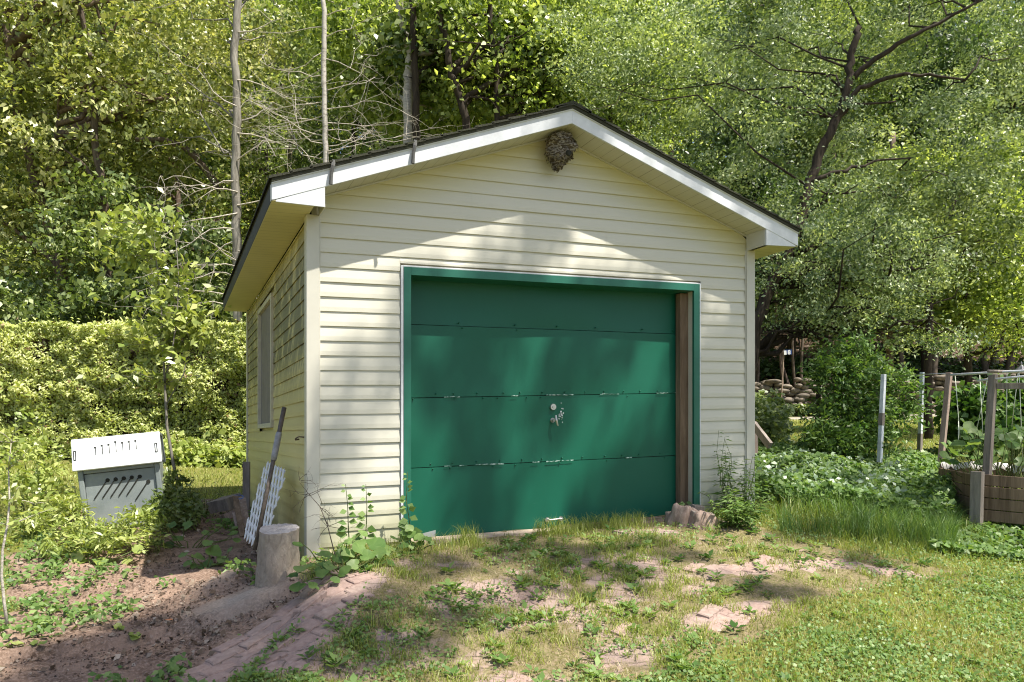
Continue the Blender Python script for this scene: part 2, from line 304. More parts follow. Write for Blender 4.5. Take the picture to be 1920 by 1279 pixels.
class MB:
    def __init__(s): s.v = []; s.f = []; s.m = []
    def add(s, vs, fs, mi=0):
        n = len(s.v); s.v += [tuple(map(float, q)) for q in vs]; s.f += [tuple(i+n for i in q) for q in fs]; s.m += [mi]*len(fs); return s
    def box(s, x0, y0, z0, x1, y1, z1, mi=0):
        return s.add([(x0,y0,z0),(x1,y0,z0),(x1,y1,z0),(x0,y1,z0),(x0,y0,z1),(x1,y0,z1),(x1,y1,z1),(x0,y1,z1)], [(0,3,2,1),(4,5,6,7),(0,1,5,4),(1,2,6,5),(2,3,7,6),(3,0,4,7)], mi)
    def obox(s, c, ax, ay, az, mi=0):
        """box about c with half-axis vectors"""
        c = np.array(c, float); ax, ay, az = map(lambda q: np.array(q, float), (ax, ay, az))
        return s.add([c-ax-ay-az, c+ax-ay-az, c+ax+ay-az, c-ax+ay-az, c-ax-ay+az, c+ax-ay+az, c+ax+ay+az, c-ax+ay+az], [(0,3,2,1),(4,5,6,7),(0,1,5,4),(1,2,6,5),(2,3,7,6),(3,0,4,7)], mi)
    def beam(s, a, b, wd, th, up=(0, 0, 1), mi=0):
        a = np.array(a, float); b = np.array(b, float); d = b-a; L = np.linalg.norm(d); d = d/L
        up = np.array(up, float); sd = np.cross(d, up); n = np.linalg.norm(sd); sd = sd/n if n > 1e-6 else np.array([1., 0, 0]); u = np.cross(sd, d)
        return s.obox((a+b)/2, d*L/2, sd*wd/2, u*th/2, mi)
    def prism(s, poly, vec, mi=0):
        n = len(poly); vec = np.array(vec, float); p = [np.array(q, float) for q in poly]
        return s.add(p+[q+vec for q in p], [tuple(range(n))[::-1], tuple(range(n, 2*n))]+[(i, (i+1) % n, n+(i+1) % n, n+i) for i in range(n)], mi)
    def tube(s, pts, radii, n=8, cap=True, mi=0, jit=0):
        pts = [np.array(p, float) for p in pts]; 
        if isinstance(radii, (int, float)): radii = [radii]*len(pts)
        vs = []; u = None
        for i, p in enumerate(pts):
            d = pts[min(i+1, len(pts)-1)]-pts[max(i-1, 0)]; d = d/(np.linalg.norm(d)+1e-9)
            if u is None: u = np.cross(d, (0, 0, 1.)) if abs(d[2]) < .9 else np.cross(d, (1., 0, 0))
            u = u-d*np.dot(u, d); u = u/(np.linalg.norm(u)+1e-9); w_ = np.cross(d, u)
            for j in range(n):
                a = 2*math.pi*j/n; r = radii[i]*(1+jit*random.uniform(-1, 1)); vs.append(p+(u*math.cos(a)+w_*math.sin(a))*r)
        fs = [(i*n+j, i*n+(j+1) % n, (i+1)*n+(j+1) % n, (i+1)*n+j) for i in range(len(pts)-1) for j in range(n)]
        if cap: fs += [tuple(range(n))[::-1], tuple(range((len(pts)-1)*n, len(pts)*n))]
        return s.add(vs, fs, mi)
    def build(s, name, mat, parent=None, xf=None, smooth=False, bevel=0, base=None):
        v = np.array(s.v, float)
        if xf: v = xf(v)
        b = root_loc(parent) if parent is not None else (np.zeros(3) if base is None else np.array(base, float))
        me = bpy.data.meshes.new(name); me.from_pydata((v-b).tolist(), [], s.f); 
        me.polygons.foreach_set('material_index', s.m)
        if smooth: me.polygons.foreach_set('use_smooth', [True]*len(s.f))
        me.update(); o = finalize(name, me, mat, parent)
        if parent is None: o.location = tuple(b); LOC[o.name] = b
        if bevel:
            md = o.modifiers.new('bevel', 'BEVEL'); md.width = bevel; md.segments = 2; md.limit_method = 'ANGLE'
        return o
def unit(v): return v/(np.linalg.norm(v, axis=-1, keepdims=True)+1e-9)
def leaves(C, A, Nn, Ln, Wd, fold=.18):
    """folded diamond leaves: C centre, A along, Nn normal"""
    A = unit(A); Bv = unit(np.cross(Nn, A)); Nv = np.cross(A, Bv)
    Ln = np.asarray(Ln)[:, None]; Wd = np.asarray(Wd)[:, None]
    v0 = C-A*Ln*.5; v1 = C+Bv*Wd*.5+Nv*Ln*fold*.5-A*Ln*.05; v2 = C+A*Ln*.5-Nv*Ln*fold*.5; v3 = C-Bv*Wd*.5+Nv*Ln*fold*.5-A*Ln*.05
    V = np.stack([v0, v1, v2, v3], 1).reshape(-1, 3); n = len(C); Fq = np.arange(4*n).reshape(n, 4)
    return V, Fq
LB = np.array(SUN)*.9+np.array([-sY, -cY, 0])*.35; LB = LB/np.linalg.norm(LB)      # leaves turn to the light and the open side
def leafcloud(C, size, aspect=.55, droop=.3, up=.7, var=.35, tint0=.5, tvar=.22, out=None, seed=None):
    up = up*.78
    n = len(C); r = rng
    A = r.normal(size=(n, 3)); A[:, 2] *= .5; A = unit(A); A[:, 2] -= droop
    Nn = r.normal(size=(n, 3)); Nn = unit(Nn)*(1-up)+LB*up
    global CN
    if CN is not None and len(CN) == n: Nn = Nn+CN*.60; A = unit(A+np.roll(CN, 1, axis=1)*.5)
    CN = None
    L = size*(1+var*r.uniform(-1, 1, n)); V, Fq = leaves(C, A, Nn, L, L*aspect)
    t = np.clip(tint0+tvar*r.normal(size=n), 0, 1)
    return V, Fq, t
def merge(parts):
    Vs, Fs, Ts = [], [], []; o = 0
    for V, Fq, t in parts: Vs.append(V); Fs.append(Fq+o); Ts.append(t); o += len(V)
    return np.concatenate(Vs), np.concatenate(Fs), np.concatenate(Ts)
def ellips_clusters(lobes, ncl, per, clr, shell=.55, flat=.55, gap=0):
    """leaf positions in clusters inside ellipsoid lobes [(c,(rx,ry,rz))]; returns points, cluster centres, cluster tint offset per point"""
    vol = np.array([l[1][0]*l[1][1]*l[1][2] for l in lobes])**.8; pick = rng.choice(len(lobes), ncl, p=vol/vol.sum())
    cc = np.array([l[0] for l in lobes])[pick]; rr = np.array([l[1] for l in lobes])[pick]
    d = unit(rng.normal(size=(ncl, 3))); rad_ = rng.uniform(shell**3, 1, ncl)**(1/3); 
    q = cc+d*rad_[:, None]*rr
    k = rng.poisson(per, ncl).clip(5); idx = np.repeat(np.arange(ncl), k); n = len(idx)
    s = clr*.82*rng.uniform(.5, 1.5, ncl)[idx][:, None]
    pts = q[idx]+rng.normal(size=(n, 3))*s*np.array([1, 1, flat])
    global CN; CN = (rng.normal(size=(ncl, 3))*np.array([1, 1, .8]))[idx]
    return pts, q, rng.normal(size=ncl)[idx]
CN = None
def wiggle(a, b, n=6, amp=.06, sag=0):
    a = np.array(a, float); b = np.array(b, float); L = np.linalg.norm(b-a); o = []
    for i in range(n+1):
        t = i/n; p = a+(b-a)*t
        if 0 < i < n: p = p+rng.normal(size=3)*amp*L
        p[2] -= sag*L*4*t*(1-t)*(-1); o.append(p)
    return o

# ------------------------------------------------------------------ GROUND
def axis(a, b, c, d_, h_in, h_out):
    """graded axis: fine between b..c"""
    mid = np.arange(b, c, h_in); o = [b]; s = h_in
    while o[-1] > a: s = min(s*1.10, h_out); o.append(o[-1]-s)
    p = [mid[-1]]; s = h_in
    while p[-1] < d_: s = min(s*1.10, h_out); p.append(p[-1]+s)
    return np.concatenate([np.array(o[1:])[::-1], mid, np.array(p[1:])])
def _box(x, a, b, s): return sstep(a-s, a+s, x)*(1-sstep(b-s, b+s, x))
def zones(x, y):
    d, l = depth_lat(x, y); wn = (fbm(x*1.2, y*1.2, 3)-.5)
    # driveway apron: opens from the door and swings right; left edge breaks down to the dirt
    left_edge = np.where(y > -.9, -.05, -.05+(y+.9)*.72)
    drive = sstep(-.12, .12, x-left_edge+wn*.2)*(y < .2)*(1-sstep(-.15, .25, (x-(3.9+np.maximum(-y-1, 0)*.95))+wn*.6))
    paver = drive*(.02+.85*fbm(x*.9+5, y*1.6, 21))
    edge = np.exp(-((x-left_edge-.22)/.26)**2)*(y < -.75)*(y > -2.6)
    paver = np.maximum(paver, edge*1.1)
    strip = np.exp(-((y+1.45+.34*(x-3.2)+.1*np.sin(x*3))/.15)**2)*_box(x, 2.6, 6.2, .3); paver = np.maximum(paver, strip*.95)
    pat = np.exp(-(((x-2.4)/.6)**2+((y+2.05+.1*x*0)/.16)**2)); paver = np.maximum(paver, pat*1.05)
    # bare dirt left of the shed and driveway
    dirt = (1-sstep(-.25, .1, x-left_edge+wn*.3))*sstep(-.22, .22, x+2.0+wn*1.1)*sstep(-2.4, -2.0, y+.9*(x+.9))*(1-sstep(4.9, 5.3, y+wn))
    dirt = np.clip(dirt*(d < 13), 0, 1)
    dirt = np.maximum(dirt, _box(x, -.6, 0, .1)*_box(y, -.4, 5, .2))
    sg = np.clip(((x-0)*(-.75)+(y+.85)*(-.55))/.865, 0, 1); ds = np.hypot(x+.75*sg, y+.85+.55*sg); slab = 1-sstep(.13, .27, ds+wn*.25)
    paver = np.maximum(paver, slab*1.2); dirt = dirt*(1-slab)
    sand = np.exp(-(((x+.5)/.36)**2+((y+.42)/.22)**2))*.9+np.exp(-(((x+.55)/.2)**2+((y-.2)/.16)**2))*.5
    lawn = np.maximum(1-drive, 0)*(1-dirt)*(1-slab)
    low = sstep(-.15, .25, -2.45-y+(.18*(x-.8))+wn*1.1)*(x > .9) + sstep(0, .3, -1.9-y-(x-.0)*.65+wn)*(x > -.9)
    lawn = np.clip(np.maximum(lawn, low), 0, 1); paver = paver*(1-np.clip(low, 0, 1))
    lane = _box(d+.03*l, 26.5, 28.2, .25)*(l > 3)
    wood = sstep(28.3, 29.0, d)*(l > 2)+sstep(15.4, 16, d)*(l <= 2)
    return dict(paver=paver, dirt=dirt, sand=np.clip(sand, 0, 1), lawn=lawn*(1-np.clip(wood, 0, 1)), lane=lane, wood=np.clip(wood, 0, 1), drive=drive)
xs = axis(-140, -3.4, 6.6, 160, .045, 3.5); ys = axis(-60, -3.8, 2.6, 160, .045, 3.5)
GX, GY = np.meshgrid(xs, ys); gx, gy = GX.ravel(), GY.ravel(); gzv = ground(gx, gy)
z_ = zones(gx, gy); near = np.exp(-((gx-1)**2+(gy+1)**2)/80)
gzv += near*((fbm(gx*2, gy*2, 1)-.5)*.06 + (fbm(gx*9, gy*9, 5)-.5)*.03*(1+1.2*z_['dirt']))
le = np.where(gy > -.9, -.05, -.05+(gy+.9)*.72)
gzv -= .07*sstep(.0, -.14, gx-le)*(gy < -.6)*(gy > -3)*near            # broken driveway edge drops to the dirt
nx, ny = len(xs), len(ys); ii = np.arange(nx*ny).reshape(ny, nx)
Fq = np.stack([ii[:-1, :-1].ravel(), ii[:-1, 1:].ravel(), ii[1:, 1:].ravel(), ii[1:, :-1].ravel()], 1)
go = npmesh('ground', np.stack([gx, gy, gzv], 1), Fq, 'ground', smooth=True); tag(go, kind='structure')
for k in ('paver', 'dirt', 'sand', 'lawn', 'lane', 'wood'):
    a = go.data.attributes.new(k, 'FLOAT', 'POINT'); a.data.foreach_set('value', z_[k].astype(np.float32))
def gsurf(x, y):
    """surface height by bilinear lookup in the built grid"""
    x = np.asarray(x, float); y = np.asarray(y, float)
    i = np.clip(np.searchsorted(xs, x)-1, 0, nx-2); j = np.clip(np.searchsorted(ys, y)-1, 0, ny-2)
    fx = (x-xs[i])/(xs[i+1]-xs[i]); fy = (y-ys[j])/(ys[j+1]-ys[j]); G = gzv.reshape(ny, nx)
    return (G[j, i]*(1-fx)+G[j, i+1]*fx)*(1-fy)+(G[j+1, i]*(1-fx)+G[j+1, i+1]*fx)*fy
def gs(x, y): return float(gsurf([x], [y])[0])

# worn paving blocks where the driveway shows through
pvb = MB(); ca_, sa_ = math.cos(rad(28)), math.sin(rad(28)); prs = np.random.default_rng(3)
for iu in range(-14, 42):
    for iv_ in range(-60, 30):
        u_ = iu*.214+(.107 if iv_ % 2 else 0); v_ = iv_*.108; x_ = u_*ca_-v_*sa_; y_ = u_*sa_+v_*ca_
        if y_ > -.12 or y_ < -4.2 or x_ < -1.3 or x_ > 6.4: continue
        zz_ = zones(np.array([x_]), np.array([y_]))
        if zz_['paver'][0]+.28*(prs.random()-.5) < .66 or zz_['lawn'][0] > .6: continue
        z0_ = float(gsurf([x_], [y_])[0]); gx_ = float(gsurf([x_+.08], [y_])[0]-gsurf([x_-.08], [y_])[0])/.16; gy_ = float(gsurf([x_], [y_+.08])[0]-gsurf([x_], [y_-.08])[0])/.16
        rr_ = prs.normal()*.035; c2, s2 = math.cos(rad(28)+rr_), math.sin(rad(28)+rr_); tx, ty = prs.normal()*.03, prs.normal()*.03; hh_ = .006+prs.random()*.010-.004
        ring = []
        for (a_, b_) in ((-.1, -.045), (-.052, -.049), (-.048, -.04), (0, -.046), (.05, -.041), (.055, -.049), (.1, -.046), (.099, 0), (.1, .046), (.055, .041), (.05, .049), (0, .046), (-.048, .05), (-.052, .041), (-.1, .046), (-.101, 0)):
            a_ += prs.normal()*.0015; b_ += prs.normal()*.0015; ring.append((a_, b_))
        def pt(a_, b_, dz): X_ = x_+a_*c2-b_*s2; Y_ = y_+a_*s2+b_*c2; return (X_, Y_, z0_+(gx_+tx)*(X_-x_)+(gy_+ty)*(Y_-y_)+dz)
        n_ = len(ring); vs_ = [pt(a_, b_, -.04) for a_, b_ in ring]+[pt(a_, b_, hh_-.006) for a_, b_ in ring]+[pt(a_*.93, b_*.88, hh_) for a_, b_ in ring]+[pt(0, 0, hh_+.001)]
        pvb.add(vs_, [(j, (j+1) % n_, n_+(j+1) % n_, n_+j) for j in range(n_)]+[(n_+j, n_+(j+1) % n_, 2*n_+(j+1) % n_, 2*n_+j) for j in range(n_)]+[(2*n_+j, 2*n_+(j+1) % n_, 3*n_) for j in range(n_)], int(prs.random()*3))
tag(pvb.build('driveway', ['paver_a', 'paver_b', 'paver_c'], None, smooth=False), kind='structure')

# ------------------------------------------------------------------ SHED
W, D, LP = 4.2435, 4.98, .1143
def SH(v):
    v = v.copy(); v[:, 2] = v[:, 2]*(1-.0045*v[:, 1])+.0229*v[:, 0]; return v
HS = 2.565; PIT = .352; RX = W/2; OH = .31; FR = -.30
def rake_under(x): return 3.43-PIT*abs(x-RX)           # underside line of rake board
shed = thing('garden_shed', 'cream vinyl sided shed with white trimmed gable and big green garage door', 'shed', (0, 0, 0))
DX0, DX1, DZ1 = .745, 3.615, 2.205
def course(mb, a, b, z0, z1, origin, ud, nd, zt=None):
    """one lap course along direction ud from a..b (bottom) with optional clipped top a2..b2"""
    (a0, a1), (b0, b1) = a, b
    o = np.array(origin, float); u = np.array(ud, float); n = np.array(nd, float)
    def p(s, z, off): return o+u*s+n*off+np.array([0, 0, z])
    seg = max(1, int((b0-a0)/.35)); vs = []
    for i in range(seg+1):
        t = i/seg; s0 = a0+(b0-a0)*t; s1 = a1+(b1-a1)*t; wv = .0016*math.sin(s0*3.1+z0*40)
        vs += [p(s0, z0+.003, -.002), p(s0, z0, .0115+wv), p(s0*.7+s1*.3, z0+(z1-z0)*.30, .0110+wv), p(s1, z1+.003, .000+wv*.5)]
    fs = [(4*i+j, 4*i+4+j, 4*i+5+j, 4*i+1+j) for i in range(seg) for j in range(3)]
    mb.add(vs, fs)
# front wall
fw = MB()
fw.box(0.01, 0.02, -.02, DX0+.05, .10, HS); fw.box(DX1-.05, 0.02, -.02, W-.01, .10, HS); fw.box(DX0+.05, .02, DZ1-.02, DX1-.05, .10, HS)
fw.prism([(0.01, .02, HS), (W-.01, .02, HS), (RX, .02, 3.43)], (0, .08, 0))
for k in range(-1, 31):
    z0, z1 = k*LP, (k+1)*LP
    def xr(z):
        if z <= HS-.02: return .02, W-.02
        h = (3.435-z)/PIT; return max(.02, RX-h), min(W-.02, RX+h)
    A0, B0 = xr(z0); A1, B1 = xr(z1)
    if B0-A0 < .05: continue
    if B1 < A1: A1 = B1 = RX
    segs = []
    if z0 < DZ1-.03: 
        zt = min(z1, 99); segs = [((A0, A1), (DX0-.025, DX0-.025)), ((DX1+.025, DX1+.025), (B0, B1))]
        if z1 > DZ1+.03: course(fw, (DX0-.025, DX0-.025), (DX1+.025, DX1+.025), DZ1+.03, z1, (0, 0, 0), (1, 0, 0), (0, -1, 0))
    else:
        j = {24: 1.33, 25: 2.19, 26: 1.33, 22: 2.62}.get(k)
        segs = [((A0, A1), (j, j)), ((j-.0, j-.0), (B0, B1))] if j and A1 < j < B1 else [((A0, A1), (B0, B1))]
    for n_, (a, b) in enumerate(segs): course(fw, a, b, z0, z1, (0, -.0012*(n_ if z0 > DZ1 else 0), 0), (1, 0, 0), (0, -1, 0))
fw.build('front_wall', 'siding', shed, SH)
# side walls / back
lw = MB(); WY0, WY1, WZ0, WZ1 = 2.15, 3.42, .95, 2.33
lw.box(.02, .05, -.06, .1, D, HS)
for k in range(-1, 23):
    z0, z1 = k*LP, min((k+1)*LP, HS-.02)
    if z1 > WZ0+.02 and z0 < WZ1-.02: sg = [(.03, WY0), (WY1, D-.03)]
    else: sg = [(.03, D-.03)]
    for a, b in sg: course(lw, (a, a), (b, b), z0, z1, (0, 0, 0), (0, 1, 0), (-1, 0, 0))
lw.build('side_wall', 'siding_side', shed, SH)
rw = MB(); rw.box(W-.1, .05, -.06, W-.02, D, HS)
for k in range(-1, 23): course(rw, (.03, .03), (D-.03, D-.03), k*LP, min((k+1)*LP, HS-.02), (W, 0, 0), (0, 1, 0), (1, 0, 0))
rw.build('side_wall', 'siding', shed, SH)
bw = MB(); bw.box(.1, D-.08, -.06, W-.1, D, HS); bw.prism([(0.01, D-.08, HS), (W-.01, D-.08, HS), (RX, D-.08, 3.43)], (0, .08, 0)); bw.build('back_wall', 'siding', shed, SH)
# corner trims
for x0, sx_ in ((0, 1), (W, -1)):
    ct = MB(); a, b = sorted((x0-sx_*.022, x0+sx_*.078)); ct.box(a, -.030, -.1, b, .0, HS-.002)
    a, b = sorted((x0-sx_*.0215, x0)); ct.box(a, .001, -.1, b, .078, HS-.002)
    ct.box(*sorted((x0+sx_*.078, x0+sx_*.086))[:1], -.019, -.08, sorted((x0+sx_*.078, x0+sx_*.086))[1], 0, HS-.002)
    ct.build('corner_trim', 'trim_cream', shed, SH, bevel=.004)
    ct = MB(); a, b = sorted((x0-sx_*.022, x0)); ct.box(a, D-.08, -.06, b, D+.02, HS-.002); ct.build('corner_trim', 'trim_cream', shed, SH, bevel=.004)
# roof: deck + shingle courses
RE = 5.03
def rz(x, off=0): return 3.573-PIT*abs(x-RX)+off
for sgn in (-1, 1):
    xe = RX+sgn*(RX+OH)
    rf = MB(); rf.prism([(RX, FR-.02, rz(RX)-.02), (xe, FR-.02, rz(xe)-.02), (xe, FR-.02, rz(xe)+.004), (RX, FR-.02, rz(RX)+.004)], (0, RE-FR+.03, 0))
    ncs = 17
    for i in range(ncs):
        t0, t1 = i/ncs, (i+1)/ncs; x0 = xe+(RX-xe)*t0+sgn*.02; x1 = xe+(RX-xe)*t1
        y = FR-.03
        while y < RE:
            L_ = random.uniform(.28, .34); dz = random.uniform(0, .006); y1 = min(y+L_-.005, RE+.03)
            za, zb = rz(x0)+.006, rz(x1)+.006
            rf.add([(x0,y,za+.016+dz),(x1,y,zb+.004+dz),(x1,y1,zb+.004+dz),(x0,y1,za+.016+dz),(x0,y,za),(x1,y,zb-.006),(x1,y1,zb-.006),(x0,y1,za)], [(0,1,2,3),(0,3,7,4),(0,4,5,1),(2,6,7,3)]); y += L_
    rf.build('roof', 'shingle', shed, SH)
rc = MB()
y = FR-.03
while y < RE:
    dz = random.uniform(.012, .03)
    for sgn in (-1, 1): rc.add([(RX, y, 3.573+dz+.012), (RX+sgn*.17, y, rz(RX+.17)+dz+.006), (RX+sgn*.17, y+.3, rz(RX+.17)+dz), (RX, y+.3, 3.573+dz+.006), (RX+sgn*.17, y, rz(RX+.17)+dz-.012), (RX, y, 3.573+dz-.008)], [(0,1,2,3), (0,5,4,1)])
    y += .24
rc.build('ridge_cap', 'shingle', shed, SH)
# rake boards (fascia), soffits, eave returns
for sgn in (-1, 1):
    xe = RX+sgn*(RX+OH)
    rb = MB(); rb.prism([(RX, FR, rz(RX)-.022), (xe, FR, rz(xe)-.022), (xe, FR, HS+.006), (xe-sgn*.02, FR, rake_under(xe)), (RX, FR, 3.43)], (0, .02, 0)); rb.box(*( (xe-sgn*.0, FR+.02, HS+.004) if sgn > 0 else (xe, FR+.02, HS+.004)), xe+.004*sgn, FR+.05, rz(xe)-.03)
    rb.build('rake_board', 'white_trim', shed, SH, bevel=.003)
    # thin second lip line + drip edge
    de = MB(); de.prism([(RX, FR-.008, rz(RX)-.030), (xe, FR-.008, rz(xe)-.030), (xe, FR-.008, rz(xe)-.0215), (RX, FR-.008, rz(RX)-.0215)], (0, .02, 0)); de.build('drip_edge', 'white_trim', shed, SH)
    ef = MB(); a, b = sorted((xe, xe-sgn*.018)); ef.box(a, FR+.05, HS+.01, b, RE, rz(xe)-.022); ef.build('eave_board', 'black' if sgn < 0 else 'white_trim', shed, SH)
    sf = MB(); a, b = sorted((xe-sgn*.002, RX+sgn*(RX-.0))); sf.box(a, FR+.004, HS, b, RE, HS+.004); sf.build('soffit', 'soffit', shed, SH)
    # rake soffit: sloped underside between board and wall
    rs = MB(); xs0 = RX+sgn*(RX-.06); p = [(RX, FR+.02, 3.43), (xs0, FR+.02, rake_under(xs0)), (xs0, 0.02, rake_under(xs0)), (RX, .02, 3.43)]
    rs.prism(p, (0, 0, .006)); rs.build('rake_soffit', 'soffit_rake', shed, SH)
    jt = MB(); jt.prism([(RX, -.022, 3.428), (xs0, -.022, rake_under(xs0)-.002), (xs0, -.022, rake_under(xs0)-.014), (RX, -.022, 3.416)], (0, .02, 0)); jt.build('soffit_channel', 'trim_cream', shed, SH)
    # boxed return at the eave corner
    xr_ = RX+sgn*(RX-.07); xi = xr_
    zr = rake_under(xi)
    et = MB(); et.prism([(xe+(-sgn)*.03, FR+.003, HS-.003), (xi, FR+.003, HS-.012), (xi, FR+.003, zr-.002), (xe-sgn*.03, FR+.003, rake_under(xe)-.001)], (0, .017, 0))
    et.build('eave_return', 'white_trim', shed, SH)
    rt = MB(); a, b = sorted((xi, xi-sgn*.006)); rt.prism([(xi, FR+.02, HS-.010), (xi, -.02, HS-.010), (xi, -.02, zr), (xi, FR+.02, zr)], (-sgn*.006, 0, 0)); rt.build('eave_return', 'trim_cream', shed, SH)
# two straps hung over the rake board
for px_, py0, py1, x_ in ((620, 308, 346, .11), (772, 270, 303, .735)):
    zt = rz(x_)+.0229*x_; st = MB(); pts = [(x_+.03, FR+.12, zt+.045), (x_+.022, FR-.02, zt+.035), (x_+.012, FR-.034, zt-.01), (x_, FR-.030, zt-.07), (x_-.002, FR-.026, zt-.145)]
    for a, b in zip(pts[:-1], pts[1:]): st.beam(a, b, .026, .008, (0, -1, .01))
    st.tube([(x_-.002, FR-.03, zt-.148), (x_-.002, FR-.03, zt-.12)], .013, 8)
    st.tube([(p_[0], p_[1]-.004, p_[2]) for p_ in pts[1:]], .009, 6)
    tag(st.build('strap', 'strap', None, base=(x_, FR, zt), smooth=False), 'short black strap hooked over the lower left end of the white rake board' if x_ < .5 else 'short black strap hooked over the white rake board nearer the ridge', 'strap', 'straps hanging over the rake board')
# garage door frame
dfr = MB()
dfr.box(DX0, -.03, -.15, DX0+.06, .12, DZ1-.0); dfr.box(DX1-.065, -.03, -.05, DX1, .0, DZ1); dfr.box(DX1-.03, .0, -.05, DX1-.002, .19, DZ1-.06)
dfr.box(DX0+.06, -.03, DZ1-.065, DX1-.065, .19, DZ1); dfr.build('door_frame', 'green_dark', shed, SH, bevel=.002)
ff = MB(); ff.box(DX0-.022, -.024, -.15, DX0-.001, .0, DZ1+.012); ff.box(DX1+.001, -.024, -.05, DX1+.016, .0, DZ1+.012); ff.box(DX0-.001, -.024, DZ1+.001, DX1+.001, 0, DZ1+.013)
ff.build('door_casing', 'white_trim', shed, SH, bevel=.002)
jp = MB(); jp.box(3.475, .085, -.02, 3.575, .165, DZ1-.07); jp.build('jamb_post', 'wood_brown', shed, SH, bevel=.006)
# door sections
gd = bpy.data.objects.new('garage_door', None); COL.objects.link(gd); gd.parent = shed; LOC[gd.name] = np.zeros(3)
def pn_scrape(wx):
    for _ in range(30):
        x = 2.245+random.gauss(0, .013); z = .995+random.gauss(0, .032); s = random.uniform(.001, .005)
        wx.add([(x-s, DYP-.0135, z-s), (x+s, DYP-.0135, z-s*1.5), (x+s*.6, DYP-.0135, z+s*1.6), (x-s, DYP-.0135, z+s)], [(0, 1, 2, 3)], 2)
zs = [-.12, .584, 1.175, 1.765, DZ1-.05]; tl = [0, .004, .008, -.004, 0]
DL, DR, DYP = DX0+.062, 3.53, .17
for i in range(4):
    z0, z1 = zs[i], zs[i+1]; pn = MB()
    nxp, nzp = 26, 8; fr = []
    yoff = .0 if i < 3 else .012
    for iz in range(nzp+1):
        for ix in range(nxp+1):
            tx, tz = ix/nxp, iz/nzp; x = DL+(DR-DL)*tx; zz = z0+.002+(z1-z0-.006)*tz+(tl[i]*(1-tz)+tl[i+1]*tz)*(tx-.5)*4
            bow = .006*math.sin(3.1*tx*math.pi+i)*math.sin(math.pi*tz)+.004*math.sin(7*tx+2*tz+i)
            fr.append((x, DYP+yoff-bow-(.006 if tz in (0, 1) and False else 0), zz))
    fs = [(iz*(nxp+1)+ix, iz*(nxp+1)+ix+1, (iz+1)*(nxp+1)+ix+1, (iz+1)*(nxp+1)+ix) for iz in range(nzp) for ix in range(nxp)]
    pn.add(fr, fs); nb_ = len(pn.v); n1_ = nxp+1
    # rolled lip at the bottom and a lip at the top
    lip = [(v_[0], v_[1]+.03, v_[2]-.001) for v_ in fr[:n1_]]; pn.add([*fr[:n1_], *lip], [(j, n1_+j, n1_+j+1, j+1) for j in range(nxp)])
    top = fr[-n1_:]; pn.add([*top, *[(v_[0], v_[1]+.03, v_[2]+.001) for v_ in top]], [(j, j+1, n1_+j+1, n1_+j) for j in range(nxp)])
    # rivets along the seam
    if i > 0:
        nr = 14 if i < 3 else 7
        for j in range(nr):
            x = DL+.03+(DR-DL-.06)*(j+random.uniform(-.18, .18))/(nr-1)
            pn.tube([(x, DYP-.012, z0+.028+tl[i]*((x-DL)/(DR-DL)-.5)*4), (x, DYP+.01, z0+.028)], .0055, 7)
        for j in range(nr):
            x = DL+.03+(DR-DL-.06)*(j+random.uniform(-.3, .3))/(nr-1)
            if random.random() < .6: pn.tube([(x, DYP-.012, z0-.016+tl[i]*((x-DL)/(DR-DL)-.5)*4), (x, DYP+.01, z0-.016)], .005, 7)
    if i in (1, 2):   # paint worn off along the seam edge
        for j in range(40):
            t0, t1 = j/40, (j+1)/40
            if vnoise([j*.35+i*9], [.5], 4)[0] < (.5) or random.random() < .25: continue
            f_ = lambda t: zs[i]+tl[i]*(t-.5)*4
            h = .001+.004*random.random()
            pn.add([(DL+(DR-DL)*t0, DYP-.0125, f_(t0)-h), (DL+(DR-DL)*t1, DYP-.0125, f_(t1)-h), (DL+(DR-DL)*t1, DYP-.0125, f_(t1)+.006), (DL+(DR-DL)*t0, DYP-.0125, f_(t0)+.006)], [(0, 1, 2, 3)], 1)
    if i == 1: pn_scrape(pn)
    pn.build('door_panel', ['green_paint', 'chipped_paint', 'bin_lid'], gd, SH, smooth=True)
back = MB(); back.box(DL-.05, DYP+.035, -.2, DX1-.01, DYP+.05, DZ1); back.build('door_backing', 'black', gd, SH)
# lock, T handle, pull
lk = MB(); lk.tube([(2.17, DYP+.0, 1.12-.05), (2.17, DYP-.018, 1.12-.05)], [.030, .027], 20); lk.tube([(2.17, DYP-.018, 1.07), (2.17, DYP-.024, 1.07)], [.012, .011], 14); lk.build('lock', 'metal', gd, SH, smooth=False)
hd = MB(); hd.tube([(2.168, DYP, .952), (2.168, DYP-.045, .952)], .013, 12); hd.tube([(2.168, DYP, .952), (2.168, DYP-.006, .952)], .022, 16); hd.tube([(2.176, DYP-.05, .995), (2.180, DYP-.05, .95), (2.196, DYP-.05, .90)], [.009, .013, .007], 8); hd.build('door_handle', 'metal', gd, SH)
pl = MB(); 
for x in (2.115, 2.25): pl.tube([(x, DYP, .065), (x, DYP-.008, .065)], .022, 14)
pl.tube([(2.115, DYP-.008, .065), (2.118, DYP-.035, .065), (2.247, DYP-.035, .07), (2.25, DYP-.008, .065)], .007, 8); pl.build('pull_handle', 'metal', gd, SH)
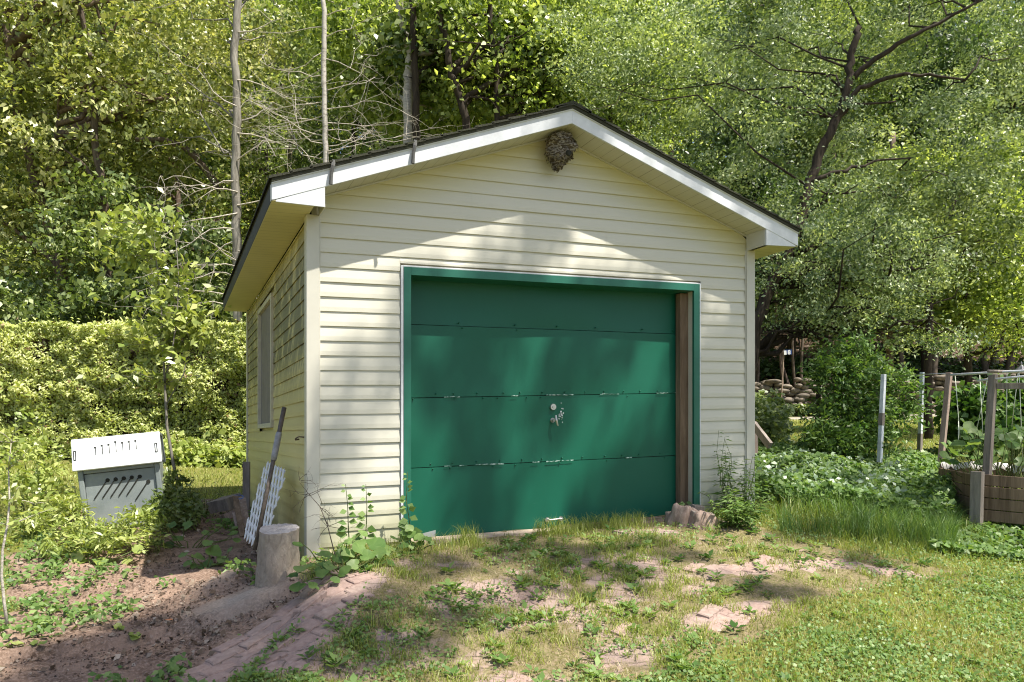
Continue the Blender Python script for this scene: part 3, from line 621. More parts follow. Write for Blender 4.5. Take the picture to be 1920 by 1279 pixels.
# side window
wn_ = bpy.data.objects.new('window', None); COL.objects.link(wn_); wn_.parent = shed; LOC[wn_.name] = np.zeros(3)
wf = MB()
for (a, b, c_, d_) in ((WY0, WY0+.05, WZ0, WZ1), (WY1-.05, WY1, WZ0, WZ1), (WY0+.05, WY1-.05, WZ0, WZ0+.05), (WY0+.05, WY1-.05, WZ1-.05, WZ1)): wf.box(-.035, a, c_, .025, b, d_)
wf.build('window_frame', 'window_white', wn_, SH, bevel=.003)
wp = MB(); wp.box(.0, WY0+.05, WZ0+.05, .012, WY1-.05, WZ1-.05); wp.build('pane', 'window_board', wn_, SH)
hk = MB(); hk.tube([(-.01, .16, .855), (-.05, .16, .86), (-.075, .17, .845), (-.07, .20, .835), (-.04, .22, .84)], .006, 6); hk.build('wall_hook', 'metal_dark', shed, SH)
fd = MB(); fd.box(.05, .1, -.4, W-.05, D-.1, -.061); fd.build('foundation', 'stone', shed, SH)

# wasp nest
bpy.context.view_layer.update()
nv = []; nf_ = []; nr_, nl = 26, 24; cx, cyn, czn = 2.085, -.15, 3.30
for i in range(nr_+1):
    t = i/nr_; z = czn+.15-.31*t; prof = ((.045+.125*min(1, t/.16)**.6) if t < .3 else .17*(1-((t-.3)/.72)**1.5)+.012)*.70
    for j in range(nl):
        a = 2*math.pi*j/nl; q = 1+.42*(mnoise.fractal(Vector((math.cos(a)*1.6, math.sin(a)*1.6, t*4)), 1, 2, 4))+.10*math.sin(9*t+3*a)
        nv.append((cx+math.cos(a)*prof*q-.05*t+.03, cyn+math.sin(a)*prof*q*.72+.03*t, z+.02*mnoise.noise(Vector((a, t*3, 1)))))
nf_ = [(i*nl+j, i*nl+(j+1) % nl, (i+1)*nl+(j+1) % nl, (i+1)*nl+j) for i in range(nr_) for j in range(nl)]
nb = MB(); nb.add(nv, nf_)
for _ in range(520):
    k = random.randrange(nl, len(nv)-nl); c_ = np.array(nv[k]); o_ = unit(c_-np.array([cx, cyn, c_[2]])); tdir = unit(np.cross(o_, (0, 0, 1))*random.uniform(-1, 1)+np.array([0, 0, -random.uniform(.2, 1)]))
    s = random.uniform(.006, .028); sd_ = np.cross(tdir, o_)*random.uniform(.006, .014); c2 = c_+o_*.004; nb.add([c2-sd_, c2+sd_, c2+tdir*s+sd_*.5+o_*random.uniform(.004, .016), c2+tdir*s-sd_*.5+o_*.006], [(0, 1, 2, 3)])
nest = thing('wasp_nest', 'grey brown papery wasp nest hanging under the gable peak', 'wasp nest', (cx, cyn, czn+.2))
nb.build('nest_paper', 'nest', nest)
nh = MB(); nh.tube([(cx+.015, cyn-.12, czn-.06), (cx+.015, cyn-.142, czn-.062)], [.026, .02], 12); nh.build('entrance_hole', 'dark_hole', nest)

# ------------------------------------------------------------------ OBJECTS BY THE SHED
R0 = np.array([cY, -sY, 0]); F0 = np.array([sY, cY, 0]); U0 = np.array([0, 0, 1.])
def jit_tube(mb, base, top, r0, r1, n=44, rings=18, amp=.05, mi=0):
    vs = []; base = np.array(base, float); top = np.array(top, float)
    ph = random.uniform(0, 9)
    for i in range(rings+1):
        t = i/rings
        for j in range(n):
            a = 2*math.pi*j/n; r = (r0+(r1-r0)*t)*(1+amp*math.sin(3*a+ph)+amp*.6*math.sin(7*a+2*ph)+.09*(mnoise.fractal(Vector((math.cos(a)*2.2, math.sin(a)*2.2, t*1.6+ph)), 1, 2, 5)))
            vs.append(base+(top-base)*t+np.array([math.cos(a)*r, math.sin(a)*r, 0]))
    mb.add(vs, [(i*n+j, i*n+(j+1) % n, (i+1)*n+(j+1) % n, (i+1)*n+j) for i in range(rings) for j in range(n)]+[tuple(range(n))[::-1]], mi)
    return vs[-n:]
sx0, sy0 = -.27, -.21; sz0 = gs(sx0, sy0)-.05; stz = P(520, 992, 5.9)[2]
stump = thing('tree_stump', 'pale cut log standing upright by the shed corner', 'stump', (sx0, sy0, sz0))
mb = MB(); ring = jit_tube(mb, (sx0, sy0, sz0), (sx0+.02, sy0, stz), .155, .14); ring = [q_+U0*(.16*float(np.dot(q_-np.array([sx0, sy0, stz]), F0))+.004*random.uniform(-1, 1)) for q_ in ring]; mb.v[-len(ring):] = [tuple(map(float, q_)) for q_ in ring]; mb.build('bark', 'stump_bark', stump, smooth=True)
mt = MB(); n = len(ring); inner = [tuple(np.array([sx0+.02, sy0, stz])*.4+np.array(q)*.6+np.array([0, 0, random.uniform(-.004, .006)])) for q in ring]
mt.add(ring+inner+[(sx0+.02, sy0, stz+.004)], [(j, (j+1) % n, n+(j+1) % n, n+j) for j in range(n)]+[(n+j, n+(j+1) % n, 2*n) for j in range(n)]); mt.build('cut_face', 'stump_top', stump)

# lattice panel: a sheet leaning on the wall, folded by perspective only
def lattice(c00, c10, c11, c01, name, label):
    c00, c10, c11, c01 = map(lambda q: np.array(q, float), (c00, c10, c11, c01)); t = thing(name, label, 'lattice', (c00+c10)/2)
    u = unit(c10-c00); v_ = unit(c01-c00); Wd = np.linalg.norm(c10-c00); Hh = np.linalg.norm(c01-c00); nrm = unit(np.cross(u, v_))
    q = lambda a, b: c00+u*a+v_*b
    for lay, sg in ((0, 1), (1, -1)):
        mb = MB(); step = .105; slope = 1.7; k = -Hh/slope if sg > 0 else 0
        a0 = -Hh/slope if sg > 0 else 0.0; end = Wd+(0 if sg > 0 else Hh/slope)
        a = a0
        while a < end:
            # strip from (a,0) to (a+sg*Hh/slope,Hh) clipped to 0..Wd
            s0, s1 = a, a+sg*Hh/slope; t0, t1 = 0., 1.
            if s1 != s0:
                ta, tb = sorted(((0-s0)/(s1-s0), (Wd-s0)/(s1-s0))); t0, t1 = max(t0, ta), min(t1, tb)
            if t1-t0 > .03:
                p0 = q(s0+(s1-s0)*t0, Hh*t0)+nrm*.006*lay; p1 = q(s0+(s1-s0)*t1, Hh*t1)+nrm*.006*lay; mb.beam(p0, p1, .030, .0055, nrm)
            a += step
        mb.build('slat_layer', 'lattice', t)
    return t
b0 = P(456, 1006, 7.0); b1 = P(492, 1040, 6.3); t1_ = P(536, 872, 6.75); t0_ = P(500, 866, 7.45)
lattice(b0, b1, t1_, t0_, 'lattice_panel', 'white diamond lattice panel leaning on the side wall of the shed')
# long handled tool
th = thing('tool_handle', 'dark wooden pole with grey sleeve leaning on the shed side wall', 'pole', P(478, 1030, 6.35))
pa, pb = P(478, 1032, 6.3), P(533, 764, 6.55); mb = MB(); mb.tube([pa, pa*.5+pb*.5, pb], [.019, .017, .019], 10); mb.build('shaft', 'handle', th, smooth=True)
mb = MB(); q = lambda t: pa*(1-t)+pb*t; mb.tube([q(.62), q(.66), q(.80), q(.82)], [.022, .025, .025, .021], 12); mb.build('sleeve', 'sheath', th, smooth=True)
# lumber heap by the back corner
def plank(name, a, b, wd, thk, up, mat, label, cat='plank', group=None, bevel=.003):
    mb = MB(); mb.beam(a, b, wd, thk, up); o = mb.build(name, mat, None, base=(np.array(a)+np.array(b))/2, bevel=bevel); return tag(o, label, cat, group)
plank('wood_board', P(462, 970, 9.6), P(462, 866, 9.6), .085, .03, (cY*0+sY, cY, 0), 'wood_grey', 'upright grey board standing at the rear corner of the shed', 'board')
tp = P(425, 944, 8.9); plank('timber_block', P(408, 950, 8.75), P(437, 938, 8.95), .30, .13, (0, .25, 1), 'wood_grey', 'weathered square timber block on top of the scrap wood heap', 'timber block', 'scrap wood by the shed')
plank('timber_block', P(417, 972, 8.7), P(445, 960, 8.8), .20, .07, (0, .2, 1), 'wood_pink', 'small pale timber offcut lying below the square block', 'timber block', 'scrap wood by the shed')
plank('plank', P(455, 1008, 8.0), P(441, 932, 8.5), .055, .04, (0, 1, 0), 'wood_brown', 'narrow brown plank leaning on the scrap wood heap', 'plank', 'scrap wood by the shed')
plank('plank', P(463, 990, 8.3), P(454, 934, 8.7), .07, .03, (0, 1, 0), 'wood_pink', 'short pale plank leaning against the rear shed corner', 'plank', 'scrap wood by the shed')
plank('plank', P(447, 992, 8.2), P(440, 962, 8.5), .05, .03, (0, 1, 0), 'wood_pink', 'very short pale stick under the timber offcut', 'plank', 'scrap wood by the shed')
mb = MB(); c_ = P(447, 932, 8.55); mb.tube([c_+np.array([.05*math.cos(a), .02*math.sin(a*2), .02*math.sin(a)]) for a in np.linspace(0, 6, 14)], .006, 6); tag(mb.build('cord', 'blue_tie', None, base=c_), 'scrap of blue cord on the wood heap', 'cord')

# rocks / weathered logs at the right foot of the door
def chunk(name, c, s, rot, mat, label, cat, group=None, rough=.25, seed=0, sub=3):
    import bmesh
    bm = bmesh.new(); bmesh.ops.create_cube(bm, size=2); bmesh.ops.subdivide_edges(bm, edges=bm.edges[:], cuts=5, use_grid_fill=True)
    R_ = Matrix.Rotation(rot[2], 3, 'Z')@Matrix.Rotation(rot[1], 3, 'Y')@Matrix.Rotation(rot[0], 3, 'X')
    for v in bm.verts:
        p = v.co.copy(); r_ = p.length; p = p*(1-.22*max(0, r_-1)); nz = mnoise.fractal(p*1.3+Vector((seed*7.1, seed, 3)), 1, 2, 4)
        p = p*(1+rough*nz); v.co = R_@Vector((p.x*s[0], p.y*s[1], p.z*s[2]))
    me = bpy.data.meshes.new(name); bm.to_mesh(me); bm.free(); me.polygons.foreach_set('use_smooth', [True]*len(me.polygons)); me.materials.append(M[mat])
    o = bpy.data.objects.new(name, me); COL.objects.link(o); o.location = tuple(map(float, c)); LOC[o.name] = np.array(c, float); return tag(o, label, cat, group)
chunk('rotten_log', P(1277, 975, 7.25), (.075, .10, .125), (0, .3, .2), 'wood_pink', 'left weathered pinkish log chunk at the right foot of the green door', 'log', 'log chunks by the door', seed=1)
chunk('rotten_log', P(1313, 981, 7.2), (.12, .11, .10), (0, .5, -.1), 'wood_pink', 'widest weathered pinkish log chunk under the grey wood blocks', 'log', 'log chunks by the door', seed=2)
chunk('rotten_log', P(1262, 972, 7.4), (.05, .06, .06), (0, 0, .3), 'wood_pink', 'small pale log crumb left of the log chunks', 'log', 'log chunks by the door', seed=9)
chunk('stone', P(1352, 985, 7.3), (.058, .05, .045), (0, 0, .2), 'stone_tan', 'small squarish tan stone right of the log chunks', 'stone', seed=4, rough=.1)
plank('wood_block', P(1297, 963, 7.15), P(1337, 968, 7.2), .07, .05, (0, -.2, 1), 'wood_grey', 'grey wood block lying on the log chunks in front', 'wood block', 'wood blocks on the log chunks', .006)
plank('wood_block', P(1299, 951, 7.32), P(1318, 953, 7.35), .06, .045, (0, -.2, 1), 'wood_grey', 'shorter grey wood block stacked behind the other one', 'wood block', 'wood blocks on the log chunks', .006)
mb = MB(); a = P(785, 1002, 6.45); b = P(817, 994, 6.45); mb.add([a, b, b+np.array([0, .01, -.045]), a*.5+b*.5+np.array([.03, 0, -.055]), a+np.array([0.01, 0, -.02])], [(0, 1, 2, 3, 4)]); mb.add([np.array(q)+np.array([0, .003, 0]) for q in (a, b, b+np.array([0, .01, -.045]), a*.5+b*.5+np.array([.03, 0, -.055]), a+np.array([0.01, 0, -.02]))], [(4, 3, 2, 1, 0)]); tag(mb.build('paper_scrap', 'paper', None, base=a), 'torn white scrap lying at the left foot of the green door', 'scrap')
# concrete sill under the door
sl = MB(); sl.box(DX0+.07, -.05, -.25, 2.4, .15, -.005); tag(sl.build('door_sill', 'stone_tan', shed, SH), None)

# compost bin
bc = P(225, 965, 8.0); bcz = gs(bc[0], bc[1])-.03
th_ = rad(6); Rb = unit(R0*math.cos(rad(20))+F0*math.sin(rad(20))); Fb = np.cross(U0, Rb); Ru = Rb*math.cos(th_)+U0*math.sin(th_); Uu = np.cross(Ru, Fb)
bin_ = thing('compost_bin', 'grey plastic compost bin with pale lid tilted among the weeds', 'compost bin', (bc[0], bc[1], bcz))
bo = P(156, 980, 8.0); 
def bp(a, b, c_): return bo+Ru*a+Fb*b+Uu*c_
hB = .42; wB = .75; dB = .55
def bbox(mb, a0, b0, c0, a1, b1, c1): mb.add([bp(a, b, c_) for c_ in (c0, c1) for (a, b) in ((a0, b0), (a1, b0), (a1, b1), (a0, b1))], [(0,3,2,1),(4,5,6,7),(0,1,5,4),(1,2,6,5),(2,3,7,6),(3,0,4,7)])
mb = MB(); bbox(mb, .0, .0, -.1, .05, dB, hB+.12); bbox(mb, wB-.05, 0, -.1, wB, dB, hB+.12); bbox(mb, .05, dB-.04, -.1, wB-.05, dB, hB+.12)
bbox(mb, .05, .004, hB+.055, wB-.05, .03, hB+.12); mb.build('body', 'bin_body', bin_, bevel=.01)
mb = MB(); bbox(mb, .052, .03, -.1, wB-.052, .05, hB+.05); mb.build('front_panel', 'bin_body', bin_, bevel=.004)
for i in range(6):
    mb = MB(); a0 = .25+i*.074; z0_ = hB-.03 if i < 5 else hB-.09
    p0 = bp(a0, .026, z0_); p1 = bp(a0-.13, .026, z0_-.17); mb.beam(p0, p1, .009, .012, -Fb)
    cc = bp(a0+.006, .03, z0_); mb.tube([cc+Fb*.002, cc-Fb*.008], [.021, .018], 12); mb.build('vent_slot', 'dark_hole', bin_)
mb = MB(); lid = [(-.035, -.05, hB+.10), (wB+.03, -.05, hB+.10), (wB+.03, .085, hB+.41), (-.035, .085, hB+.41)]
lp = [bp(*q_) for q_ in lid]; nrm = unit(np.cross(lp[1]-lp[0], lp[3]-lp[0])); 
mb.prism([q_ for q_ in lp], nrm*-.03); mb.build('lid', 'bin_lid', bin_, bevel=.008)
mb = MB(); l2 = [bp(-.035, .09, hB+.41), bp(wB+.03, .09, hB+.41), bp(wB+.03, dB-.06, hB+.38), bp(-.035, dB-.06, hB+.38)]; mb.prism(l2, -U0*.03); mb.prism([bp(-.035, dB-.055, hB+.38), bp(wB+.03, dB-.055, hB+.38), bp(wB+.03, dB+.05, hB+.10), bp(-.035, dB+.05, hB+.10)], -U0*.03)
for a in (-.01, wB-.01): mb.prism([bp(a, 0, hB+.1), bp(a, .09, hB+.375), bp(a, dB-.08, hB+.345), bp(a, dB, hB+.1)], Ru*.02)
mb.build('lid_back', 'bin_body', bin_, bevel=.005)
def lidp(a, t, off=.0): return lp[0]+(lp[1]-lp[0])*a+(lp[3]-lp[0])*t+nrm*off
for i in range(7):
    mb = MB(); a = .265+i*.076; t0 = .42+.01*i; t1 = t0+.28+(.06 if i == 3 else 0)-.03*(i == 0)
    mb.beam(lidp(a, t0, .002), lidp(a, t1, .002), .006, .004, nrm); mb.beam(lidp(a-.018, t1, .002), lidp(a+.006, t1, .002), .014, .005, nrm); mb.build('lid_slot', 'dark_hole', bin_)
for a in (.035, .945):
    mb = MB(); 
    for da in (-.011, .011): mb.beam(lidp(a+da, .33, .002), lidp(a+da, .62, .002), .008, .006, nrm)
    for t in (.33, .62): mb.beam(lidp(a-.011, t, .002), lidp(a+.011, t, .002), .008, .006, nrm)
    mb.build('lid_grip', 'dark_hole', bin_)

# ------------------------------------------------------------------ RIGHT GARDEN
# raised bed
bed = thing('raised_bed', 'brown plank raised garden bed with pale liner and grey corner post', 'raised bed', P(1860, 985, 7.9))
bz = lambda q: q
A_ = P(1838, 0, 7.85); B_ = P(1762, 0, 9.7); Cc = P(2080, 0, 7.3)
def at_z(p, z): return np.array([p[0], p[1], z])
topz = P(1840, 884, 7.85)[2]; botz = topz-.50
bh_ = .118
dirA = unit(at_z(Cc, 0)-at_z(A_, 0)); nA = np.array([-dirA[1], dirA[0], 0])
for i in range(4):
    z = topz-.02-bh_*(i+.5); mb = MB(); mb.beam(at_z(A_, z+.004*i), at_z(Cc, z-.06+.004*i), .03+.004*(i % 2), bh_-.013, (0, 0, 1)); mb.build('plank', 'wood_brown', bed, bevel=.003)
tb2 = P(1762, 870, 9.7)[2]
for i in range(4):
    z = tb2-.04-bh_*1.05*(i+.5); mb = MB(); mb.beam(at_z(B_, z), at_z(A_, topz-.04-bh_*(i+.5)), .03, bh_-.006, (0, 0, 1)); mb.build('plank', 'wood_brown', bed, bevel=.003)
mb = MB(); dB2 = at_z(Cc, 0)-at_z(A_, 0); mb.beam(at_z(B_, tb2-.05), at_z(B_+dB2, tb2-.08), .03, .1); mb.build('plank', 'wood_brown', bed, bevel=.003)
mb = MB(); sp = P(1829, 1005, 7.8); mb.beam(at_z(sp, gs(sp[0], sp[1])-.1), P(1833, 884, 7.8), .115, .05, (1, 0, 0)); mb.build('corner_post', 'wood_grey', bed, bevel=.004)
# liner draped over far rim
lv = []; n_ = 40
for i in range(n_+1):
    t = i/n_; p = at_z(B_, 0)+(dB2)*t*1.0; zt = tb2+.01-.03*t+.012*math.sin(t*23)
    lv += [p+np.array([0, 0, zt+.01])+F0*.02, p+np.array([0, 0, zt+.03])-F0*.02, p+np.array([0, 0, zt-.035-.05*abs(math.sin(t*9+1))*abs(math.sin(t*31))])-F0*.035]
mb = MB(); mb.add(lv, [(3*i+j, 3*i+3+j, 3*i+4+j, 3*i+1+j) for i in range(n_) for j in range(2)]); mb.build('liner', 'liner', bed, smooth=True)
mb = MB(); mb.add([at_z(A_, topz-.12), at_z(Cc, topz-.16), at_z(B_+dB2, tb2-.15), at_z(B_, tb2-.15)], [(0, 1, 2, 3)]); mb.build('soil', 'ground', bed)
# trellis uprights and beam
tr = thing('trellis_frame', 'grey wooden trellis uprights with a crossbeam over the raised bed', 'trellis', P(1850, 960, 7.95))
mb = MB(); mb.beam(P(1846, 965, 7.93), P(1862, 703, 7.98), .075, .045, (1, 0, 0)); mb.build('upright', 'wood_grey', tr, bevel=.004)
mb = MB(); mb.beam(P(1764, 866, 9.8), P(1780, 699, 9.8), .07, .04, (1, 0, 0)); mb.build('upright', 'wood_pink', tr, bevel=.004)
mb = MB(); mb.beam(P(1869, 724, 7.95), P(2000, 724, 7.6), .03, .06); mb.build('crossbeam', 'wood_grey', tr, bevel=.003)
def rod(name, a, b, r, mat, label, cat, group=None):
    mb = MB(); mb.tube([a, (np.array(a)+np.array(b))/2+np.array([0, 0, .004]), b], r, 10); return tag(mb.build(name, mat, None, base=a, smooth=True), label, cat, group)
rod('pipe', P(1783, 703, 9.7), P(2000, 692, 8.4), .014, 'pipe', 'longer pale plastic pipe running over the trellis uprights', 'pipe', 'pipes over the trellis')
rod('pipe', P(1833, 714, 8.1), P(2000, 700, 7.4), .011, 'pipe', 'shorter pale pipe crossing the nearest grey trellis upright', 'pipe', 'pipes over the trellis')
rod('pipe', P(1853, 696, 9.0), P(1940, 700, 9.3), .018, 'wood_grey', 'grey round rail end above the nearest trellis upright', 'pipe', 'pipes over the trellis')
for i, (a, b) in enumerate((((1791, 705, 9.6), (1800, 822, 9.4)), ((1837, 703, 9.2), (1843, 818, 9.0)), ((1852, 708, 8.9), (1827, 826, 9.0)), ((1888, 700, 8.8), (1887, 818, 8.8)), ((1909, 700, 8.7), (1897, 800, 8.8)), ((1911, 699, 8.6), (1917, 860, 8.6)), ((1797, 780, 9.5), (1797, 826, 9.3)))):
    labs = ['string hanging from the pipe beside the rear trellis upright', 'string just left of the nearest trellis upright', 'slanting string meeting the top of the nearest trellis upright', 'straight string right of the nearest trellis upright', 'slanting string near the right photo edge', 'rightmost string hanging in front of the bean plants', 'short string end among leaves by the rear trellis upright']
    pa_, pb_ = P(*a), P(*b); rod('string', pa_, pb_, .0035, 'string', 'pale garden '+labs[i], 'string', 'strings on the trellis')
def post_(name, px0, py0, px1, py1, d, wd, mat, label, cat='post', group=None, mid=None):
    t = thing(name, label, cat, P(px0, py0, d), group)
    a, b = P(px0, py0, d), P(px1, py1, d); a = a-np.array([0, 0, .15])
    mb = MB(); mb.beam(a, b, wd, wd*.7, (1, 0, 0)); mb.build('shaft', mat, t, bevel=.003)
    if mid:
        q0, q1 = a+(b-a)*mid[0], a+(b-a)*mid[1]; mb = MB(); mb.beam(q0, q1, wd+.004, wd*.7+.004, (1, 0, 0)); mb.build('bare_band', 'wood_grey', t)
    return t
post_('garden_post', 1649, 846, 1657, 702, 10.75, .06, 'paint_white', 'leaning white painted post with bare grey band beside the leafy bush', group='white garden posts', mid=(.42, .56))
post_('garden_post', 1724, 838, 1729, 698, 11.5, .055, 'paint_white', 'upright white painted post right of the leafy bush', group='white garden posts', mid=(.0, .28))
post_('stake', 1529, 834, 1536, 712, 12.0, .06, 'bark_dark', 'dark wooden stake at the left side of the leafy bush', 'stake')
rod('wire', P(1660, 706, 11.2), P(1782, 700, 9.8), .005, 'metal', 'thin metal wire running from the white posts to the trellis', 'wire')
rod('wire', P(1538, 716, 12), P(1657, 712, 11.2), .006, 'wood_brown', 'thin brown rod passing through the leafy bush', 'wire')
# boards behind the right corner
q0 = P(1420, 830, 10.2); plank('wood_post', P(1413, 850, 10.0), P(1413, 792, 10.0), .10, .05, (0, 1, 0), 'wood_pink', 'short pinkish grey post behind the right shed corner', 'post')
plank('plank', P(1412, 795, 9.9), P(1444, 836, 9.6), .045, .09, (0, 0, 1), 'wood_grey', 'sloping grey plank leaning behind the right shed corner', 'plank')
# sign
sg = thing('number_sign', 'small blue and white number sign on a thin pole by the woods', 'sign', P(1464, 760, 24))
mb = MB(); mb.tube([P(1464, 770, 24), P(1470, 656, 24)], .018, 8); mb.build('pole', 'wood_pink', sg)
mb = MB(); mb.beam(P(1470, 661, 23.95), P(1484.5, 660, 23.95), .012, .145); mb.build('plate', 'sign_blue', sg)
mb = MB(); mb.beam(P(1470, 661.5, 23.92), P(1474.6, 661.2, 23.92), .012, .125); mb.build('white_square', 'sign_white', sg)
cu = bpy.data.curves.new('digit', 'FONT'); cu.body = '8'; cu.size = .17; cu.extrude = .003; cu.offset = .006; cu.align_x = 'CENTER'; cu.align_y = 'CENTER'
tmp = bpy.data.objects.new('tmp', cu); COL.objects.link(tmp); bpy.context.view_layer.update()
me = bpy.data.meshes.new_from_object(tmp.evaluated_get(bpy.context.evaluated_depsgraph_get())); bpy.data.objects.remove(tmp)
dg = bpy.data.objects.new('digit', me); COL.objects.link(dg); me.materials.clear(); me.materials.append(M['sign_white']); dg.parent = sg
dg.location = tuple(P(1479.6, 661, 23.92)-LOC[sg.name]); dg.rotation_euler = (math.pi/2, 0, -YAW)
# lamp post
lc = P(1915, 0, 14); lz = P(1915, 684, 14)[2]
lt = thing('lamp_post', 'dark lantern style lamp post top above the garden pipes', 'lamp post', (lc[0], lc[1], gs(lc[0], lc[1])))
mb = MB(); mb.tube([(lc[0], lc[1], gs(lc[0], lc[1])-.1), (lc[0], lc[1], lz-.36)], .035, 10); mb.build('pole', 'lantern', lt)
mb = MB(); mb.tube([(lc[0], lc[1], lz-.34), (lc[0], lc[1], lz-.13)], [.06, .085], 8); mb.build('glass', 'glass', lt)
mb = MB(); mb.tube([(lc[0], lc[1], lz-.13), (lc[0], lc[1], lz-.10), (lc[0], lc[1], lz-.03), (lc[0], lc[1], lz)], [.12, .11, .04, .012], 8); mb.build('cap', 'lantern', lt)
mb = MB(); mb.tube([(lc[0], lc[1], lz), (lc[0], lc[1], lz+.02), (lc[0], lc[1], lz+.06)], [.01, .018, .006], 8); mb.build('finial', 'lantern', lt)
mb = MB(); mb.tube([(lc[0], lc[1], lz-.37), (lc[0], lc[1], lz-.34)], [.05, .07], 8); mb.build('collar', 'lantern', lt)
# dry stone wall
import bmesh
sw = bmesh.new(); ico = []
tb_ = bmesh.new(); bmesh.ops.create_icosphere(tb_, subdivisions=2, radius=1); iv = np.array([v.co[:] for v in tb_.verts]); ifc = [tuple(v.index for v in f.verts) for f in tb_.faces]; tb_.free(); sw.free()
wm = MB()
for row in range(8):
    px_ = 1395+random.uniform(0, 12)
    while px_ < 2010:
        wd_ = random.uniform(.10, .30); dd = 29.0-(px_-1395)*.003+random.uniform(-.15, .15)
        x_, y_ = P(px_, 0, dd)[:2]; z = gs(x_, y_)+.05+row*.165+random.uniform(-.04, .04)
        if row == 7 and random.random() < .45: px_ += wd_*2*F/29; continue
        s = np.array([wd_, .25, random.uniform(.08, .14)]); ph = random.uniform(0, 50)
        vv = []
        for q in iv:
            nq = 1+.25*mnoise.noise(Vector(q*1.4+ph)); l_ = q*nq*s; vv.append(np.array([x_, y_, z])+R0*l_[0]+F0*l_[1]+U0*l_[2])
        wm.add(vv, ifc); px_ += wd_*random.uniform(1.5, 1.9)*F/29
tag(wm.build('stone_wall', 'stone', None, base=P(1700, 770, 29), smooth=True), 'low dry stone wall of rounded field stones at the edge of the woods', 'stone wall')
#@@VEG@@
# ------------------------------------------------------------------ TREES
def limbs(mb, trunk, targets, r0=.05, n=6):
    tr_ = np.array(trunk)
    for q in targets:
        q = np.array(q); cand = tr_[len(tr_)//3:]; cand = cand[cand[:, 2] < q[2]+.3]
        if len(cand) == 0: continue
        dd = np.linalg.norm(cand-q, axis=1)+.6*np.abs(cand[:, 2]-(q[2]-.5*np.linalg.norm((cand-q)[:, :2], axis=1))); s = cand[np.argmin(dd)]
        L_ = np.linalg.norm(q-s)
        if L_ < .2: continue
        pts = wiggle(s, q, 5, .045, .10); rr = min(r0, .012+.02*L_); mb.tube(pts, [rr*(1-.85*i/5) for i in range(6)], n)
        for _ in range(2):
            k = random.randint(2, 4); e = pts[k]+rng.normal(size=3)*.28*L_*np.array([1, 1, .6]); mb.tube(wiggle(pts[k], e, 3, .06), [rr*.4, rr*.3, rr*.2, rr*.08], 4)
def tree(label, trunk, r0, r1, barkm, lobes, leafm, ncl, per, clr, size, aspect=.55, group=None, nlimb=22, tint0=.5, extra=(), shell=.5, name='tree', droop=.3, up=.6, ground_base=True, lr=None):
    tp = [P(*q) for q in trunk]
    if ground_base:
        b = tp[0].copy(); g = gs(b[0], b[1]); 
        if b[2] > g+.1: tp = [np.array([b[0], b[1], g-.1])]+tp
    root = thing(name, label, 'tree', tp[0], group)
    # densify trunk
    dt = []
    for a, b in zip(tp[:-1], tp[1:]):
        for i in range(5): dt.append(a+(b-a)*i/5+rng.normal(size=3)*r0*.12)
    dt.append(tp[-1]); n = len(dt); mb = MB(); mb.tube(dt, [r0+(r1-r0)*i/(n-1) for i in range(n)], 12, jit=.05)
    for e in extra:
        ep = [P(*q) for q in e[0]]; de = []
        for a, b in zip(ep[:-1], ep[1:]): de += [a+(b-a)*i/4+rng.normal(size=3)*e[1]*.25 for i in range(4)]
        de.append(ep[-1]); mb.tube(de, [e[1]+(e[2]-e[1])*i/(len(de)-1) for i in range(len(de))], 8); dt = dt+de
    if lobes:
        lb = [(P(a, b, d), (rx, ry, rz)) for a, b, d, rx, ry, rz in lobes]
        pts, q, ct = ellips_clusters(lb, ncl, per, clr, shell)
        limbs(mb, dt, q[rng.choice(len(q), min(nlimb, len(q)), replace=False)], r1*1.2+.02 if lr is None else lr)
        V, Fq, t = leafcloud(pts, size, aspect, droop, up); t = np.clip(tint0+.22*ct+.20*rng.normal(size=len(pts)), 0, 1)
        npmesh('crown', V, Fq, leafm, root, t)
    mb.build('trunk', barkm, root, smooth=True)
    return root
def twigs(mb, base, dirv, L, r, lvl, gnarl=.35, sag=-.12):
    """a dead branch: wandering thin tube with side twigs"""
    p = np.array(base, float); d = unit(np.array(dirv, float)); n = max(4, int(L/.22)); pts = [p]; 
    for i in range(n):
        d = unit(d+rng.normal(size=3)*gnarl*.5+np.array([0, 0, sag*.5])); p = p+d*L/n; pts.append(p)
        if lvl > 0 and i > 0 and random.random() < .75: twigs(mb, p, unit(d+rng.normal(size=3)*.8), L*random.uniform(.3, .6), r*.5, lvl-1, gnarl, sag)
    mb.tube(pts, [r*(1-.8*i/n) for i in range(n+1)], 4, cap=False)

